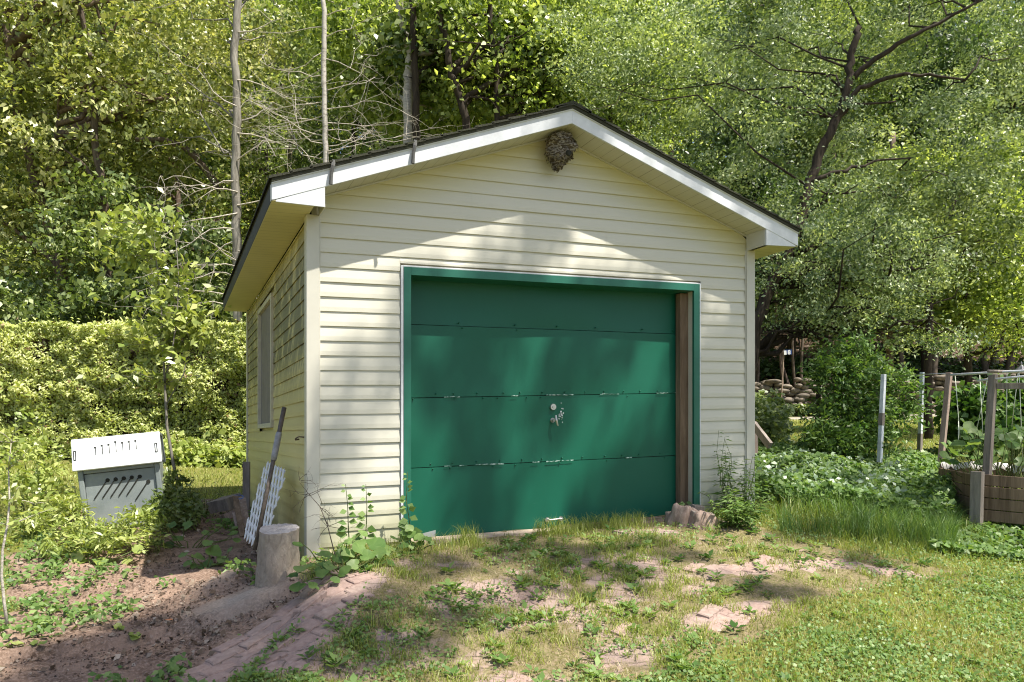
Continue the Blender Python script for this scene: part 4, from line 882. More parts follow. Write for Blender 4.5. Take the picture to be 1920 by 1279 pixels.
# -- prototype wood trees, copied through the wood behind
def proto_tree(H, R, leafm, barkm, size, ncl, per, clr, tint0, seed, low=.28):
    global rng; keep = rng; rng = np.random.default_rng(seed)
    root = bpy.data.objects.new('wood_tree', None); COL.objects.link(root); LOC[root.name] = np.zeros(3)
    lb = []
    for i in range(16):
        t = low+(1-low)*rng.uniform(0, 1); prof = math.sin(math.pi*min(.97, (t-low)/(1-low)*.85+.15))**.7; a = rng.uniform(0, 6.28); rr = R*prof*rng.uniform(.2, .75)
        s = rng.uniform(.3, .55)*R; lb.append((np.array([math.cos(a)*rr, math.sin(a)*rr, H*t*.93]), (s, s, s*.8)))
    pts, q, ct = ellips_clusters(lb, ncl, per, clr, .35)
    V, Fq, t = leafcloud(pts, size, .6, .3, .6); t = np.clip(tint0+.22*ct+.18*rng.normal(size=len(pts)), 0, 1)
    cr = npmesh('crown', V, Fq, leafm, None, t); cr.parent = root
    mb = MB(); tk = [np.array([math.sin(z*.4+seed)*.12, math.cos(z*.5+seed)*.12, z]) for z in np.linspace(-.5, H*.9, 14)]; r0 = H*.011
    mb.tube(tk, [r0*(1-.8*i/13) for i in range(14)], 10, jit=.06); limbs(mb, tk, q[rng.choice(len(q), 26)], r0*.5, 5); tr_ = mb.build('trunk', barkm, None, smooth=True); tr_.parent = root
    rng = keep
    return root
protos = {
 'maple': proto_tree(14, 3.4, 'leaf_lime', 'bark_dark', .132, 640, 48, .34, .5, 11),
 'ash': proto_tree(15, 3.2, 'leaf_green', 'bark_brown', .125, 620, 46, .32, .5, 12, .2),
 'cherry': proto_tree(12, 3.0, 'leaf_yellow', 'bark_cherry', .13, 520, 40, .31, .5, 13, .2),
 'willow': proto_tree(13, 3.3, 'leaf_grey', 'bark_grey', .11, 620, 46, .32, .5, 14, .24),
 'dark': proto_tree(15, 3.6, 'leaf_dark', 'bark_dark', .18, 560, 36, .5, .5, 15, .16)}
desc = {'maple': 'lime green maple', 'ash': 'mid green ash', 'cherry': 'yellow green cherry', 'willow': 'grey green small leaved tree', 'dark': 'deep green tree'}
used = set()
def where(px):
    for a, s in ((60, 'at the far left edge'), (180, 'above the left end of the hedge'), (320, 'above the middle of the hedge'), (470, 'above the right end of the hedge'), (600, 'behind the left eave of the shed'), (760, 'over the left roof slope'), (900, 'over the middle of the left roof slope'), (1000, 'just left of the shed ridge'), (1140, 'behind the shed ridge'), (1280, 'over the right roof slope'), (1400, 'above the lower right roof slope'), (1520, 'just past the right eave'), (1640, 'above the leafy bush'), (1760, 'above the white garden posts'), (1860, 'above the raised bed'), (9999, 'at the far right edge')):
        if px < a: return s
def plant_tree(kind, px, d, s, zoff=0):
    l = (px-960)/F*d; x, y = LD(l, d); root = protos[kind]
    if root in used: 
        r = root.copy(); COL.objects.link(r)
        for ch in root.children: c = ch.copy(); COL.objects.link(c); c.parent = r
    else: r = root; used.add(root)
    r.location = (x, y, gs(x, y)+zoff); r.rotation_euler = (0, 0, random.uniform(0, 6.28)); r.scale = (s*random.uniform(.9, 1.1), s*random.uniform(.9, 1.1), s*random.uniform(.95, 1.1))
    row = 'front row' if d < 24 else 'second row' if d < 31.5 else 'third row' if d < 40 else 'rearmost row'
    tag(r, f'{desc[kind]} {where(px)}, {row} of the wood', 'tree', 'trees of the wood behind the shed'); return r
kinds_l = ['cherry', 'ash', 'cherry', 'maple']; kinds_m = ['maple', 'maple', 'ash']; kinds_r = ['maple', 'willow', 'maple', 'ash']
for d0, px0, stp, sc_ in ((20.5, -60, 205, .92), (27, -130, 215, 1.1), (35, -60, 190, 1.25), (45, -120, 165, 1.45)):
    px = px0; i = 0
    while px < 2080:
        ks = kinds_l if px < 430 else kinds_m if px < 1120 else kinds_r
        k = ks[(i+int(d0)) % len(ks)]
        dd = d0+random.uniform(-1.6, 1.6)
        if not (px > 1370 and dd < 29.5): plant_tree(k, px+random.uniform(-35, 35), dd, sc_*random.uniform(.92, 1.08), -.3)
        px += stp; i += 1
for px, d, k, s in ((1385, 29.8, 'dark', .9), (1560, 30.5, 'ash', 1.0), (1730, 31, 'dark', 1.0), (1900, 30, 'ash', .95), (2010, 29.8, 'willow', 1.0)): plant_tree(k, px, d, s)
# the dense far wood that closes the view
pts = []
for d in (52, 58, 66): 
    n = 15000; l = rng.uniform(-d*.8, d*.8, n); x, y = LD(l, d+rng.normal(size=n)*2.2); g = gsurf(x, y); pts.append(np.stack([x, y, g+rng.uniform(0, 24, n)], 1))
C_ = np.concatenate(pts); V, Fq, t = leafcloud(C_, .8, .7, .2, .5, tint0=.45, tvar=.25)
tag(npmesh('distant_wood', V, Fq, 'leaf_green', None, t), 'distant wooded hillside seen through gaps between the trees', 'woodland', kind='stuff')

# -- individual trees in front
G1 = 'trees behind the hedge and shed'
tree('leaning cherry tree with sunlit yellow leaves at the left edge behind the hedge', [(128, 612, 18.2), (112, 500, 18.0), (72, 360, 17.8), (40, 245, 17.7), (20, 120, 17.6), (5, -40, 17.5)], .15, .06, 'bark_cherry',
     [(60, 60, 17.8, 2.8, 1.6, 1.8), (250, 60, 17.6, 2.3, 1.5, 1.7), (130, 220, 17.3, 2.4, 1.3, 1.4), (300, 230, 17.6, 1.8, 1.3, 1.2), (20, 330, 17.6, 1.7, 1.2, 1.2), (60, 480, 18, 1.6, 1, 1.0), (220, 350, 18, 1.2, .9, .9)],
     'leaf_yellow', 520, 44, .27, .135, .52, G1, 40, .52, [([(75, 365, 17.8), (95, 300, 17.6), (110, 210, 17.4)], .06, .025), ([(112, 500, 18), (40, 440, 17.8), (-20, 400, 17.8)], .06, .025)])
tree('dark forked trunk above the middle of the hedge with sparse leaves', [(205, 600, 17), (207, 470, 17), (200, 390, 17), (180, 290, 17), (176, 180, 17), (150, 0, 17)], .13, .05, 'bark_brown', [(200, 420, 16.6, 1.4, 1, 1.0), (330, 470, 16.4, 1.2, 1, .9), (120, 560, 16.4, 1.2, .8, .6), (300, 560, 16.4, 1.6, .7, .5)], 'leaf_green', 230, 42, .28, .12, .6, G1, 22, .5, [([(205, 395, 17), (160, 310, 16.9), (120, 280, 16.8)], .05, .02)])
tree('fallen leaning dead trunk wedged between the trees over the hedge', [(418, 360, 17.5), (380, 310, 17.3), (345, 275, 17.2), (300, 262, 17), (255, 262, 17)], .085, .045, 'bark_brown', None, None, 0, 0, 0, 0, group=G1, ground_base=False)
t_ = tree('bare grey conifer trunk beside the left eave of the shed', [(446, 610, 15.2), (444, 480, 15.2), (441, 340, 15.2), (445, 200, 15.2), (440, 90, 15.2), (452, -60, 15.2)], .09, .065, 'bark_grey', [(445, 20, 17.0, 1.6, 1.2, 1.0), (400, 230, 17.0, 1.0, .8, .9), (500, 170, 17.0, .9, .8, 1.0), (450, 330, 17.0, .5, .5, .6)], 'leaf_yellow', 150, 40, .25, .10, .6, G1, 20, .55, lr=.02)
mb = MB()
for py, sx_ in [(340, -1), (360, -1), (385, 1), (400, -1), (430, -1), (450, -1), (470, 1), (490, -1), (500, -1), (520, -1), (540, 1), (555, -1), (575, -1), (150, 1), (250, 1), (60, 1), (300, 1), (200, -1)]:
    mb = MB(); twigs(mb, P(445, py, 15.15), R0*sx_*1.0+F0*random.uniform(-.9, .2)+U0*random.uniform(-.3, .35), random.uniform(.9, 1.7), .015, 3, .5, -.22); mb.build('dead_branch', 'bark_twig', t_)
t_ = tree('slim white birch trunk with bare pale twigs behind the left roof slope', [(612, 420, 14), (611, 300, 14), (609, 200, 14), (607, 120, 14), (609, 40, 14), (604, -60, 14)], .052, .040, 'birch', None, None, 0, 0, 0, 0, group=G1)
mb = MB()
for py, sx_ in [(30, 1), (50, -1), (70, 1), (95, -1), (110, 1), (140, -1), (155, 1), (170, 1), (190, -1), (205, 1), (215, -1), (230, 1), (240, -1), (250, 1), (262, -1), (275, 1), (280, -1), (290, 1), (300, -1), (125, -1), (180, -1), (228, -1), (255, -1), (270, -1), (285, 1), (245, 1)]:
    mb = MB(); twigs(mb, P(610, py, 14), R0*sx_+F0*random.uniform(-.6, .6)+U0*random.uniform(-.25, .5), random.uniform(.9, 1.8), .010, 3, .42, .0); mb.build('dead_branch', 'bark_twig', t_)
G2 = 'trees rising behind the roof'
tree('maple with pale patched trunk behind the left roof slope', [(770, 420, 15.6), (768, 260, 15.6), (764, 170, 15.6), (770, 100, 15.6), (752, 40, 15.6), (745, -60, 15.6)], .12, .07, 'birch', [(700, 30, 17, 1.8, 1.4, 1.2), (860, 60, 16.8, 1.7, 1.3, 1.3), (800, 200, 17, 1.2, 1, .8), (700, 180, 17.4, 1.1, 1, .8)], 'leaf_lime', 330, 48, .30, .115, .7, G2, 16, .5, [([(768, 200, 15.6), (720, 150, 17.3), (690, 120, 17)], .05, .02)])
tree('dark straight trunk close beside the patched maple', [(784, 420, 15.3), (780, 262, 15.3), (779, 160, 15.3), (776, 60, 15.3), (770, -60, 15.3)], .085, .06, 'bark_dark', [(790, 110, 16.2, 1.0, .8, .7)], 'leaf_green', 60, 34, .3, .14, .7, G2, 10, .4)
tree('dark curving trunk rising left of the shed ridge', [(880, 400, 14.9), (872, 220, 14.9), (862, 180, 14.9), (846, 140, 14.9), (838, 80, 14.9), (822, 20, 14.9), (815, -60, 14.9)], .085, .05, 'bark_dark', [(960, 90, 15.8, 1.7, 1.3, 1.1), (880, 30, 15.8, 1.4, 1.1, .9), (950, 190, 16, 1.5, 1, .6), (1060, 60, 16, 1.3, 1, 1.0)], 'leaf_lime', 290, 48, .28, .11, .7, G2, 14, .5)
tree('short dark trunk piece above the left side of the ridge', [(935, 400, 15.1), (930, 110, 15.1), (920, 60, 15.1), (918, -40, 15.1)], .06, .04, 'bark_dark', [(1000, 150, 16.5, 1.3, 1, .8)], 'leaf_green', 90, 34, .3, .13, .7, G2, 10, .5)
G3 = 'small leaved trees on the right'
tree('leaning black willow with long right hand limbs past the right eave', [(1400, 760, 12.1), (1420, 600, 12.1), (1462, 500, 12.1), (1500, 420, 12.1), (1517, 345, 12.1), (1545, 265, 12.1), (1578, 205, 12.1), (1592, 150, 12.1), (1598, 95, 12.1), (1612, 50, 12.1)], .105, .045, 'bark_dark',
     [(1560, 60, 13.4, 2.0, 1.6, 1.0), (1800, 80, 13.9, 2.0, 1.4, 1.2), (1400, 120, 13.9, 1.6, 1.3, 1.0), (1250, 120, 14.0, 1.6, 1.3, 1.0), (1450, 270, 13.3, 1.5, 1.5, 1.0), (1700, 290, 13.3, 1.9, 1.6, 1.0), (1860, 270, 13.9, 1.4, 1.2, 1.1), (1330, 290, 13.2, 1.2, 1.1, .7), (1150, 60, 13.4, 1.4, 1.2, .9), (1600, 420, 14.0, 1.5, 1.1, .8)],
     'leaf_grey', 640, 84, .20, .064, .5, G3, 26, .5, [([(1592, 150, 12.1), (1640, 110, 12.0), (1700, 72, 11.9), (1760, 45, 11.9), (1830, 5, 11.8)], .045, .018), ([(1580, 200, 12.1), (1610, 165, 12.0), (1680, 142, 12.0), (1740, 138, 11.9), (1810, 150, 11.9)], .045, .014), ([(1512, 345, 12.1), (1560, 325, 12.0), (1610, 315, 12.0), (1650, 300, 12.0)], .04, .015), ([(1568, 225, 12.1), (1600, 195, 12.0), (1680, 190, 12.0)], .028, .012)], lr=.018)
tree('blue green drooping small leaved tree just past the right shed corner', [(1392, 760, 12.4), (1420, 600, 12.4), (1462, 520, 12.4), (1480, 470, 12.4), (1500, 430, 12.4)], .06, .03, 'bark_dark',
     [(1560, 470, 12.2, 1.4, 1.1, .55), (1480, 560, 12.2, .65, .8, .5), (1680, 500, 12.2, 1.2, 1, .5), (1600, 560, 12.2, 1.2, 1, .5), (1560, 400, 12.3, 1.1, 1, .5), (1740, 640, 12, .8, .6, .16), (1620, 610, 12, .8, .6, .2)],
     'leaf_grey', 380, 66, .20, .056, .5, G3, 40, .5, droop=.5)
tree('brown upright trunk lit by the sun above the leafy bush', [(1667, 760, 20), (1668, 640, 20), (1672, 540, 20), (1670, 400, 20), (1675, 250, 20)], .10, .06, 'bark_cherry', [(1680, 380, 19.6, 1.6, 1.3, 1.2), (1700, 560, 19.5, 2, 1.3, .8)], 'leaf_green', 240, 50, .34, .11, .6, G3, 20, .5)
tree('sunny yellow green tree by the right photo edge', [(1815, 740, 19), (1810, 560, 19), (1830, 420, 19), (1850, 300, 19)], .10, .05, 'bark_dark', [(1860, 460, 18.6, 1.5, 1.3, 1.4), (1900, 600, 18.4, 1.6, 1.3, .8), (1800, 330, 18.8, 1.6, 1.3, 1.0), (1780, 560, 18.6, 1.2, 1.1, .6)], 'leaf_lime', 330, 44, .34, .11, .65, G3, 24, .45)
tree('dark leaning trunk in the upper right foliage', [(1740, 700, 17), (1745, 520, 17), (1780, 400, 17), (1800, 360, 17)], .09, .05, 'bark_dark', [(1820, 440, 16.8, 1.0, .8, .7)], 'leaf_green', 80, 44, .3, .09, .6, G3, 10, .5)
# thin bare stems in the dark wood on the right
for i, (px0, py0, px1, py1, d, r) in enumerate(((1467, 748, 1466, 560, 29.5, .05), (1489, 745, 1484, 560, 29.2, .055), (1499, 742, 1505, 560, 29.0, .055), (1474, 700, 1452, 560, 30, .06), (1690, 740, 1692, 560, 30, .10), (1755, 745, 1750, 540, 29.6, .16), (1600, 740, 1600, 540, 30.5, .12), (1545, 735, 1550, 520, 31, .10), (1850, 735, 1840, 560, 31, .13), (1420, 730, 1424, 560, 31, .08))):
    ls = ['thin stem just right of the number sign pole', 'slender stem second from the sign at the wood edge', 'slender stem leaning right at the wood edge', 'curved dark stem left of the sign in the wood', 'brown trunk in the dark wood between the white posts', 'thick dark trunk at the wood edge right of the white posts', 'dark trunk behind the top of the leafy bush', 'black trunk left of the leafy bush in the wood', 'dark trunk in the wood over the raised bed', 'dark stem in the wood beside the shed corner']
    root = thing('bare_tree', ls[i], 'tree', P(px0, py0, d), 'bare stems in the dark wood'); a, b = P(px0, py0, d), P(px1, py1, d); a[2] = gs(a[0], a[1])-.1; b2 = b+(b-a)*.6
    mb = MB(); mb.tube(wiggle(a, b2, 8, .012), [r*(1-.4*j/8) for j in range(9)], 9, jit=.05); mb.build('trunk', 'bark_brown' if i % 3 else 'bark_cherry', root, smooth=True)
    q = [b2+rng.normal(size=3)*np.array([1.2, 1.2, .8]) for _ in range(30)]; pc = np.repeat(np.array(q), 40, 0)+rng.normal(size=(1200, 3))*.35; V, Fq, t = leafcloud(pc, .13, .6); npmesh('crown', V, Fq, 'leaf_dark', root, t)

# -- hedge
hd_d0, hd_d1 = 14.4, 16.0
hedge = thing('cedar_hedge', 'long clipped cedar hedge glowing yellow green behind the compost bin', 'hedge', (*LD(-7, 15.2), gs(*LD(-7, 15.2))))
def hs(n):
    l = rng.uniform(-13.5, -3.2, n); u = rng.uniform(0, 1, n); topz_ = lambda l_: P(0, 606, 14.4)[2]+.10*(fbm(l_*1.3, l_*0+3, 8)-.5)*2+.0*l_
    f = u < .72; dd = np.where(f, hd_d0+rng.exponential(.10, n), rng.uniform(hd_d0, hd_d1, n)); x, y = LD(l, dd); g = gsurf(x, y); tz = topz_(l)+.10*(fbm(l*4, l*0+9, 12)-.5)*2+(rng.uniform(size=n) < .012)*rng.uniform(0, .22, n)
    hgt = rng.uniform(0, 1, n); z = np.where(f, g+.05+(tz-g-.05)*hgt, tz-rng.exponential(.06, n))
    bulge = (fbm(l*1.6, z*1.8, 33)-.5)*.55+(fbm(l*5, z*5, 36)-.5)*.25; dd2 = dd+np.where(f, bulge+.10*np.maximum(0, (z-g)/(tz-g)-.8)*5*.3, 0); x, y = LD(l, dd2)
    ok = (fbm(l*3.2, z*3.6, 77) > .40) | (rng.uniform(size=n) < .30)
    return np.stack([x, y, z], 1)[ok], bulge[ok]
pts, bl = hs(140000)
A = rng.normal(size=pts.shape)*.55+np.array([0, 0, .35])-F0*.75; Nn = rng.normal(size=pts.shape)*.5+np.array(SUN)-F0*.7
L_ = rng.uniform(.04, .10, len(pts)); V, Fq = leaves(pts, A, Nn, L_, L_*.42)
t = np.clip(.5-bl*1.3+.2*rng.normal(size=len(pts)), 0, 1); npmesh('foliage', V, Fq, 'cedar', hedge, t)
dl = MB(); 
for _ in range(26):   # browned sprays inside the hedge
    pass
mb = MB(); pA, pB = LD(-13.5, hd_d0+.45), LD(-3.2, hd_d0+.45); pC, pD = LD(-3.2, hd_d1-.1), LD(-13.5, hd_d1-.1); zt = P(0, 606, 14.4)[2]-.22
mb.prism([(*pA, .1), (*pB, .1), (*pC, .1), (*pD, .1)], (0, 0, zt-.1)); mb.build('dark_core', 'bark_dark', hedge)  # solid dark box added as the hedge's inside, no branches modelled
pc, bl = hs(2600); V, Fq, t = leafcloud(pc, .10, .45, .2, .2); npmesh('brown_sprays', V, Fq, 'needle_dry', hedge, t)
# plants along the hedge foot
n = 2600; l = rng.uniform(-6.4, -3.6, n); x, y = LD(l, rng.normal(14.0, .13, n)); V, Fq, t = leafcloud(np.stack([x, y, gsurf(x, y)+np.abs(rng.normal(0, .16, n))], 1), .12, .75, .2, .7, tint0=.6)
tag(npmesh('ground_cover', V, Fq, 'leaf_bright', None, t), 'leafy pale green ground cover along the foot of the hedge', 'ground cover', kind='stuff')

# ------------------------------------------------------------------ PLANTS
def stalks(label, base, n, h, spread, lsize, lmat, name='weed', cat='weed', group=None, aspect=.35, per=16, stemr=.005, lean=(0, 0, 0), tint0=.5, stemmat='stem_green', lo=.1, droop=.25, up=.5):
    base = np.array(base, float); base[2] = gs(base[0], base[1])-.01
    root = thing(name, label, cat, base, group); mb = MB(); C_, A_l = [], []
    for i in range(n):
        b = base+np.array([*rng.normal(size=2)*spread*.35, -.02]); e = base+np.array([*rng.normal(size=2)*spread, h*rng.uniform(.6, 1.05)])+np.array(lean)*h
        pts = wiggle(b, e, 5, .03); mb.tube(pts, [stemr*(1-.7*j/5) for j in range(6)], 5)
        for j in range(per):
            t = lo+(1-lo)*(j+rng.uniform(0, 1))/per; k = min(4, int(t*5)); p = pts[k]+(pts[k+1]-pts[k])*(t*5-k); a = rng.uniform(0, 6.28); dr = np.array([math.cos(a), math.sin(a), .25-droop])
            L_ = lsize*(1.15-.6*t); C_.append(p+dr*L_*.55); A_l.append(np.append(dr, L_))
    C_ = np.array(C_); A_l = np.array(A_l); Nn = rng.normal(size=C_.shape)*.35+np.array([0, 0, 1.]); L_ = A_l[:, 3]*rng.uniform(.7, 1.2, len(C_))
    V, Fq = leaves(C_, A_l[:, :3], Nn, L_, L_*aspect); npmesh('leaves', V, Fq, lmat, root, np.clip(tint0+.2*rng.normal(size=len(C_)), 0, 1)); mb.build('stems', stemmat, root)
    return root
def bigleaf_plant(label, items, lmat='leaf_weed', name='broadleaf_weed', cat='weed', group=None, stems=True, base=None, notch=.35):
    """items: (centre xyz, size, facing normal, heading angle)"""
    items = list(items); b = np.mean([q[0] for q in items], 0) if base is None else np.array(base, float); b = b.copy(); b[2] = gs(b[0], b[1])
    root = thing(name, label, cat, b, group); V, Fc, T = [], [], []; mb = MB(); K = 14
    for c_, s, nrm, hd_ in items:
        c_ = np.array(c_, float); nrm = unit(np.array(nrm, float)+rng.normal(size=3)*.12); a0 = np.array([math.cos(hd_), math.sin(hd_), 0]); a0 = unit(a0-nrm*np.dot(a0, nrm)); b0 = np.cross(nrm, a0)
        o = len(V); V.append(c_-nrm*s*.07); 
        for j in range(K):
            a = 2*math.pi*j/K; rr = 1-notch*max(0, math.cos(a-math.pi))**6*1.6; rr *= 1+.09*math.sin(a*K/2+.5)*(1 if j % 2 else -1)+.12*max(0, math.cos(a))**3+.05*rng.normal()
            V.append(c_+(a0*math.cos(a)+b0*math.sin(a)*.92)*s*.5*rr+nrm*s*(.05*math.sin(3*a+hd_)+.03*rng.normal()))
        tt = np.clip(.5+.22*rng.normal(), 0, 1)
        for j in range(K): Fc.append((o, o+1+j, o+1+(j+1) % K)); T.append(np.clip(tt+.06*rng.normal(), 0, 1))
        if stems:
            q0 = b+(c_-b)*np.array([.25, .25, 0]); mb.tube(wiggle(q0, c_-a0*s*.35, 4, .05), [.006, .005, .005, .004, .003], 5)
    npmesh('leaves', np.array(V), np.array(Fc), lmat, root, T, smooth=False)
    if stems: mb.build('stems', 'stem_green', root)
    return root
toC = unit(np.array([CAM[0], CAM[1], 2.2])-np.array([.5, -.3, 0]))
def rl(lst, d, sz, face=.7):
    o = []
    for q in lst:
        c_ = P(q[0], q[1], (q[3] if len(q) > 3 else d)); g = gs(c_[0], c_[1]); c_[2] = max(c_[2], g+.02); s = sz*q[2]; nrm = toC*face*rng.uniform(.4, 1)+np.array([rng.normal()*.3, rng.normal()*.2, .75]); o.append((c_, s, nrm, rng.uniform(0, 6.28)))
    return o
L1 = [(575, 1062, 1.5, 5.35), (560, 1098, 1.2, 5.3), (607, 1040, 1.2, 5.65), (638, 1040, 1.3, 5.7), (662, 1016, 1.6, 5.85), (700, 1020, 1.6, 5.9), (690, 1042, 1.1, 5.7), (727, 1030, 1.3, 6.0), (745, 1040, 1.0, 6.0), (620, 1060, 1.1, 5.5), (646, 1072, 1.0, 5.5), (605, 1075, .9, 5.4), (590, 1098, .8, 5.3), (665, 1058, .9, 5.6), (715, 1052, .9, 5.8), (680, 1000, .8, 5.95), (548, 1078, .8, 5.4), (628, 1088, .7, 5.35), (640, 1020, .9, 5.8), (755, 1022, .8, 6.1), (735, 1062, .8, 5.8), (560, 1020, .8, 5.7), (600, 1062, 1.0, 5.5), (650, 1035, 1.1, 5.7), (676, 1030, 1.1, 5.75), (710, 1038, 1.0, 5.8)]
bigleaf_plant('broad lobed green leaves sprawling at the left front corner of the shed', rl(L1, 5.7, .115), base=P(640, 1075, 5.6))
L2 = [(400, 1035, 1.4), (372, 1045, 1.3), (420, 1048, 1.1), (385, 1062, 1.3), (355, 1055, 1.0), (410, 1070, 1.1), (345, 1040, .9), (392, 1018, 1.0), (365, 1072, .8), (430, 1032, .8)]
bigleaf_plant('rosette of broad leaves in the shade beside the shed', rl(L2, 6.9, .11))
L3 = [(308, 1000, 1.0), (330, 1010, 1.2), (350, 985, 1.0), (320, 985, .9), (385, 1000, .8), (437, 1000, 1.0), (445, 1012, .8), (300, 1018, 1.0), (290, 1045, 1.0), (280, 1060, .8), (315, 1075, 1.1), (408, 985, .8), (425, 975, .9)]
bigleaf_plant('scattered soft leaves in the shade left of the wood heap', rl(L3, 7.6, .11))
L4 = [(i_, j_, s_) for i_, j_, s_ in ((110, 1030, 1.1), (140, 1045, 1.2), (165, 1035, 1.1), (190, 1050, 1.2), (215, 1035, 1.1), (240, 1050, 1), (120, 1065, 1), (155, 1072, .9), (205, 1070, .9), (100, 1050, .8), (230, 1010, 1.1), (260, 1030, .9), (180, 1010, 1), (150, 1015, 1))]
bigleaf_plant('sunlit yellow green broad leaves in front of the compost bin', rl(L4, 7.0, .12), 'leaf_bright')
bigleaf_plant('small round leaved seedling on the shaded dirt, right one', rl([(250, 1189, 1.1), (256, 1192, .9)], 5.2, .085, .3), 'leaf_bright', 'seedling', 'seedling')
bigleaf_plant('small round leaved seedling on the shaded dirt, left one', rl([(222, 1183, .8), (228, 1186, .7)], 5.3, .085, .3), 'leaf_bright', 'seedling', 'seedling')
bigleaf_plant('light green seedling low at the left photo edge', rl([(32, 1205, 1), (14, 1212, .8), (78, 1205, .7), (65, 1215, .6)], 5.0, .09, .4), 'leaf_bright', 'seedling', 'seedling')
# climbers on the front wall
def climber(label, path, d, lsz, n, name='climbing_vine'):
    pts = [P(a, b, d) for a, b in path]; root = thing(name, label, 'vine', pts[0]); mb = MB(); mb.tube(pts, [.005-.003*i/(len(pts)-1) for i in range(len(pts))], 5); mb.build('stem', 'stem_green', root)
    C_, A_l, S = [], [], []
    for i in range(n):
        t = (i+.5)/n*(len(pts)-1); k = min(int(t), len(pts)-2); p = pts[k]+(pts[k+1]-pts[k])*(t-k); a = R0*random.choice((-1, 1))*1.0+U0*random.uniform(-.4, .5)-F0*.4; s = lsz*(1.3-.9*i/n); C_.append(p+a*s*.55); A_l.append(a); S.append(s)
    S = np.array(S); V, Fq = leaves(np.array(C_), np.array(A_l), np.tile(-F0+U0*.6, (n, 1))+rng.normal(size=(n, 3))*.5, S, S*.8); npmesh('leaves', V, Fq, 'leaf_weed', root, rng.uniform(.2, .9, n)); return root
climber('thin upright vine on the front siding, left one of two', [(655, 1020), (653, 985), (652, 950), (648, 908)], 5.98, .075, 16)
climber('thin upright vine on the front siding, right one of two', [(684, 1020), (687, 985), (688, 950), (686, 908)], 6.02, .075, 16)
climber('leafy vine climbing the left jamb of the green door', [(770, 1010), (768, 980), (762, 940), (764, 885)], 6.30, .08, 20)
climber('weed rising behind the log chunks at the right door jamb', [(1282, 975), (1284, 955), (1286, 940)], 7.45, .10, 9, 'weed')
bigleaf_plant('low leafy weeds at the left foot of the green door', rl([(770, 1000, 1), (785, 1008, 1.1), (760, 1012, 1), (800, 1010, .9), (775, 1022, .9), (750, 1028, 1), (765, 990, .9), (790, 1018, .8), (810, 1018, .7), (742, 1010, .9), (756, 1000, .8)], 6.2, .095))
# dry twig weed at the left corner
mb = MB(); base = P(628, 1045, 5.5); pts = [P(*q) for q in ((628, 1040, 5.5), (614, 985, 5.6), (600, 950, 5.7), (578, 925, 5.75), (562, 905, 5.8))]; mb.tube(pts, [.004, .0035, .003, .002, .0015], 5)
for _ in range(22):
    k = random.randint(1, 4); twigs(mb, pts[k]+rng.normal(size=3)*.01, R0*random.uniform(-1, 1)+U0*random.uniform(-.6, .8), random.uniform(.08, .22), .0022, 1, .6, -.1)
tag(mb.build('dry_weed', 'bark_brown', None, base=base), 'dry branching weed stalk against the left corner trim', 'weed')
# goldenrod at right corner
for i, (px, dd, hh, n_, sp, lb_) in enumerate(((1366, 7.55, .90, 7, .06, 'tall narrow leaved weed against the right siding'), (1400, 7.5, .62, 9, .10, 'leafy weed stems at the right corner trim'), (1384, 7.2, .36, 10, .14, 'low narrow leaved weed in front of the right corner'))):
    stalks(lb_, P(px, 960, dd), n_, hh, sp, .14, 'leaf_weed', aspect=.19, per=34, group='weeds at the right corner', tint0=.55)
# sapling by hedge, weeds at its foot
b = P(338, 918, 9.6)
sap = thing('young_tree', 'slim yellow leaved young tree standing in front of the hedge', 'tree', (b[0], b[1], gs(b[0], b[1])))
mb = MB(); main = [P(*q) for q in ((340, 930, 9.6), (325, 870, 9.6), (313, 800, 9.6), (309, 720, 9.6), (305, 640, 9.6), (302, 560, 9.6), (292, 480, 9.6), (285, 420, 9.6))]; mb.tube(main, [.022, .019, .016, .014, .012, .009, .006, .003], 7)
fork = [P(*q) for q in ((309, 720, 9.6), (322, 660, 9.5), (332, 600, 9.5), (335, 520, 9.5), (330, 450, 9.5))]; mb.tube(fork, [.011, .010, .008, .006, .003], 6); fork2 = [P(*q) for q in ((311, 760, 9.6), (345, 700, 9.7), (355, 640, 9.7), (362, 600, 9.7))]; mb.tube(fork2, [.009, .008, .006, .003], 6)
C_, q = [], []
for _ in range(105):
    src = random.choice((main[4:], fork, main[5:], fork2[2:])); s = src[random.randrange(len(src))]; e = s+R0*random.gauss(-.12, .34)+F0*random.gauss(0, .25)+U0*random.uniform(-.1, .45); w_ = wiggle(s, e, 3, .05); mb.tube(w_, [.004, .003, .002, .001], 4)
    for j in range(13): t = random.random(); C_.append(s+(e-s)*t*1.1+rng.normal(size=3)*.05)
for q_ in ((215, 440), (235, 470), (190, 460), (250, 500), (225, 500), (265, 450)):
    for j in range(34): C_.append(P(q_[0], q_[1], 9.6)+rng.normal(size=3)*.14)
mb.build('trunk', 'bark_grey', sap, smooth=True); V, Fq, t = leafcloud(np.array(C_), .115, .48, .45, .5, tint0=.62); npmesh('crown', V, Fq, 'leaf_bright', sap, t)
stalks('dark green grassy weeds at the foot of the young tree', P(345, 925, 9.3), 26, .42, .17, .13, 'leaf_green', aspect=.12, per=12, group='weeds near the young tree')
stalks('feathery weed right of the young tree', P(385, 925, 9.2), 9, .50, .16, .12, 'leaf_green', aspect=.13, per=14, group='weeds near the young tree')
stalks('single upright weed on the lawn by the shadow edge', P(415, 900, 9.6), 3, .30, .04, .10, 'leaf_green', aspect=.2, per=10)
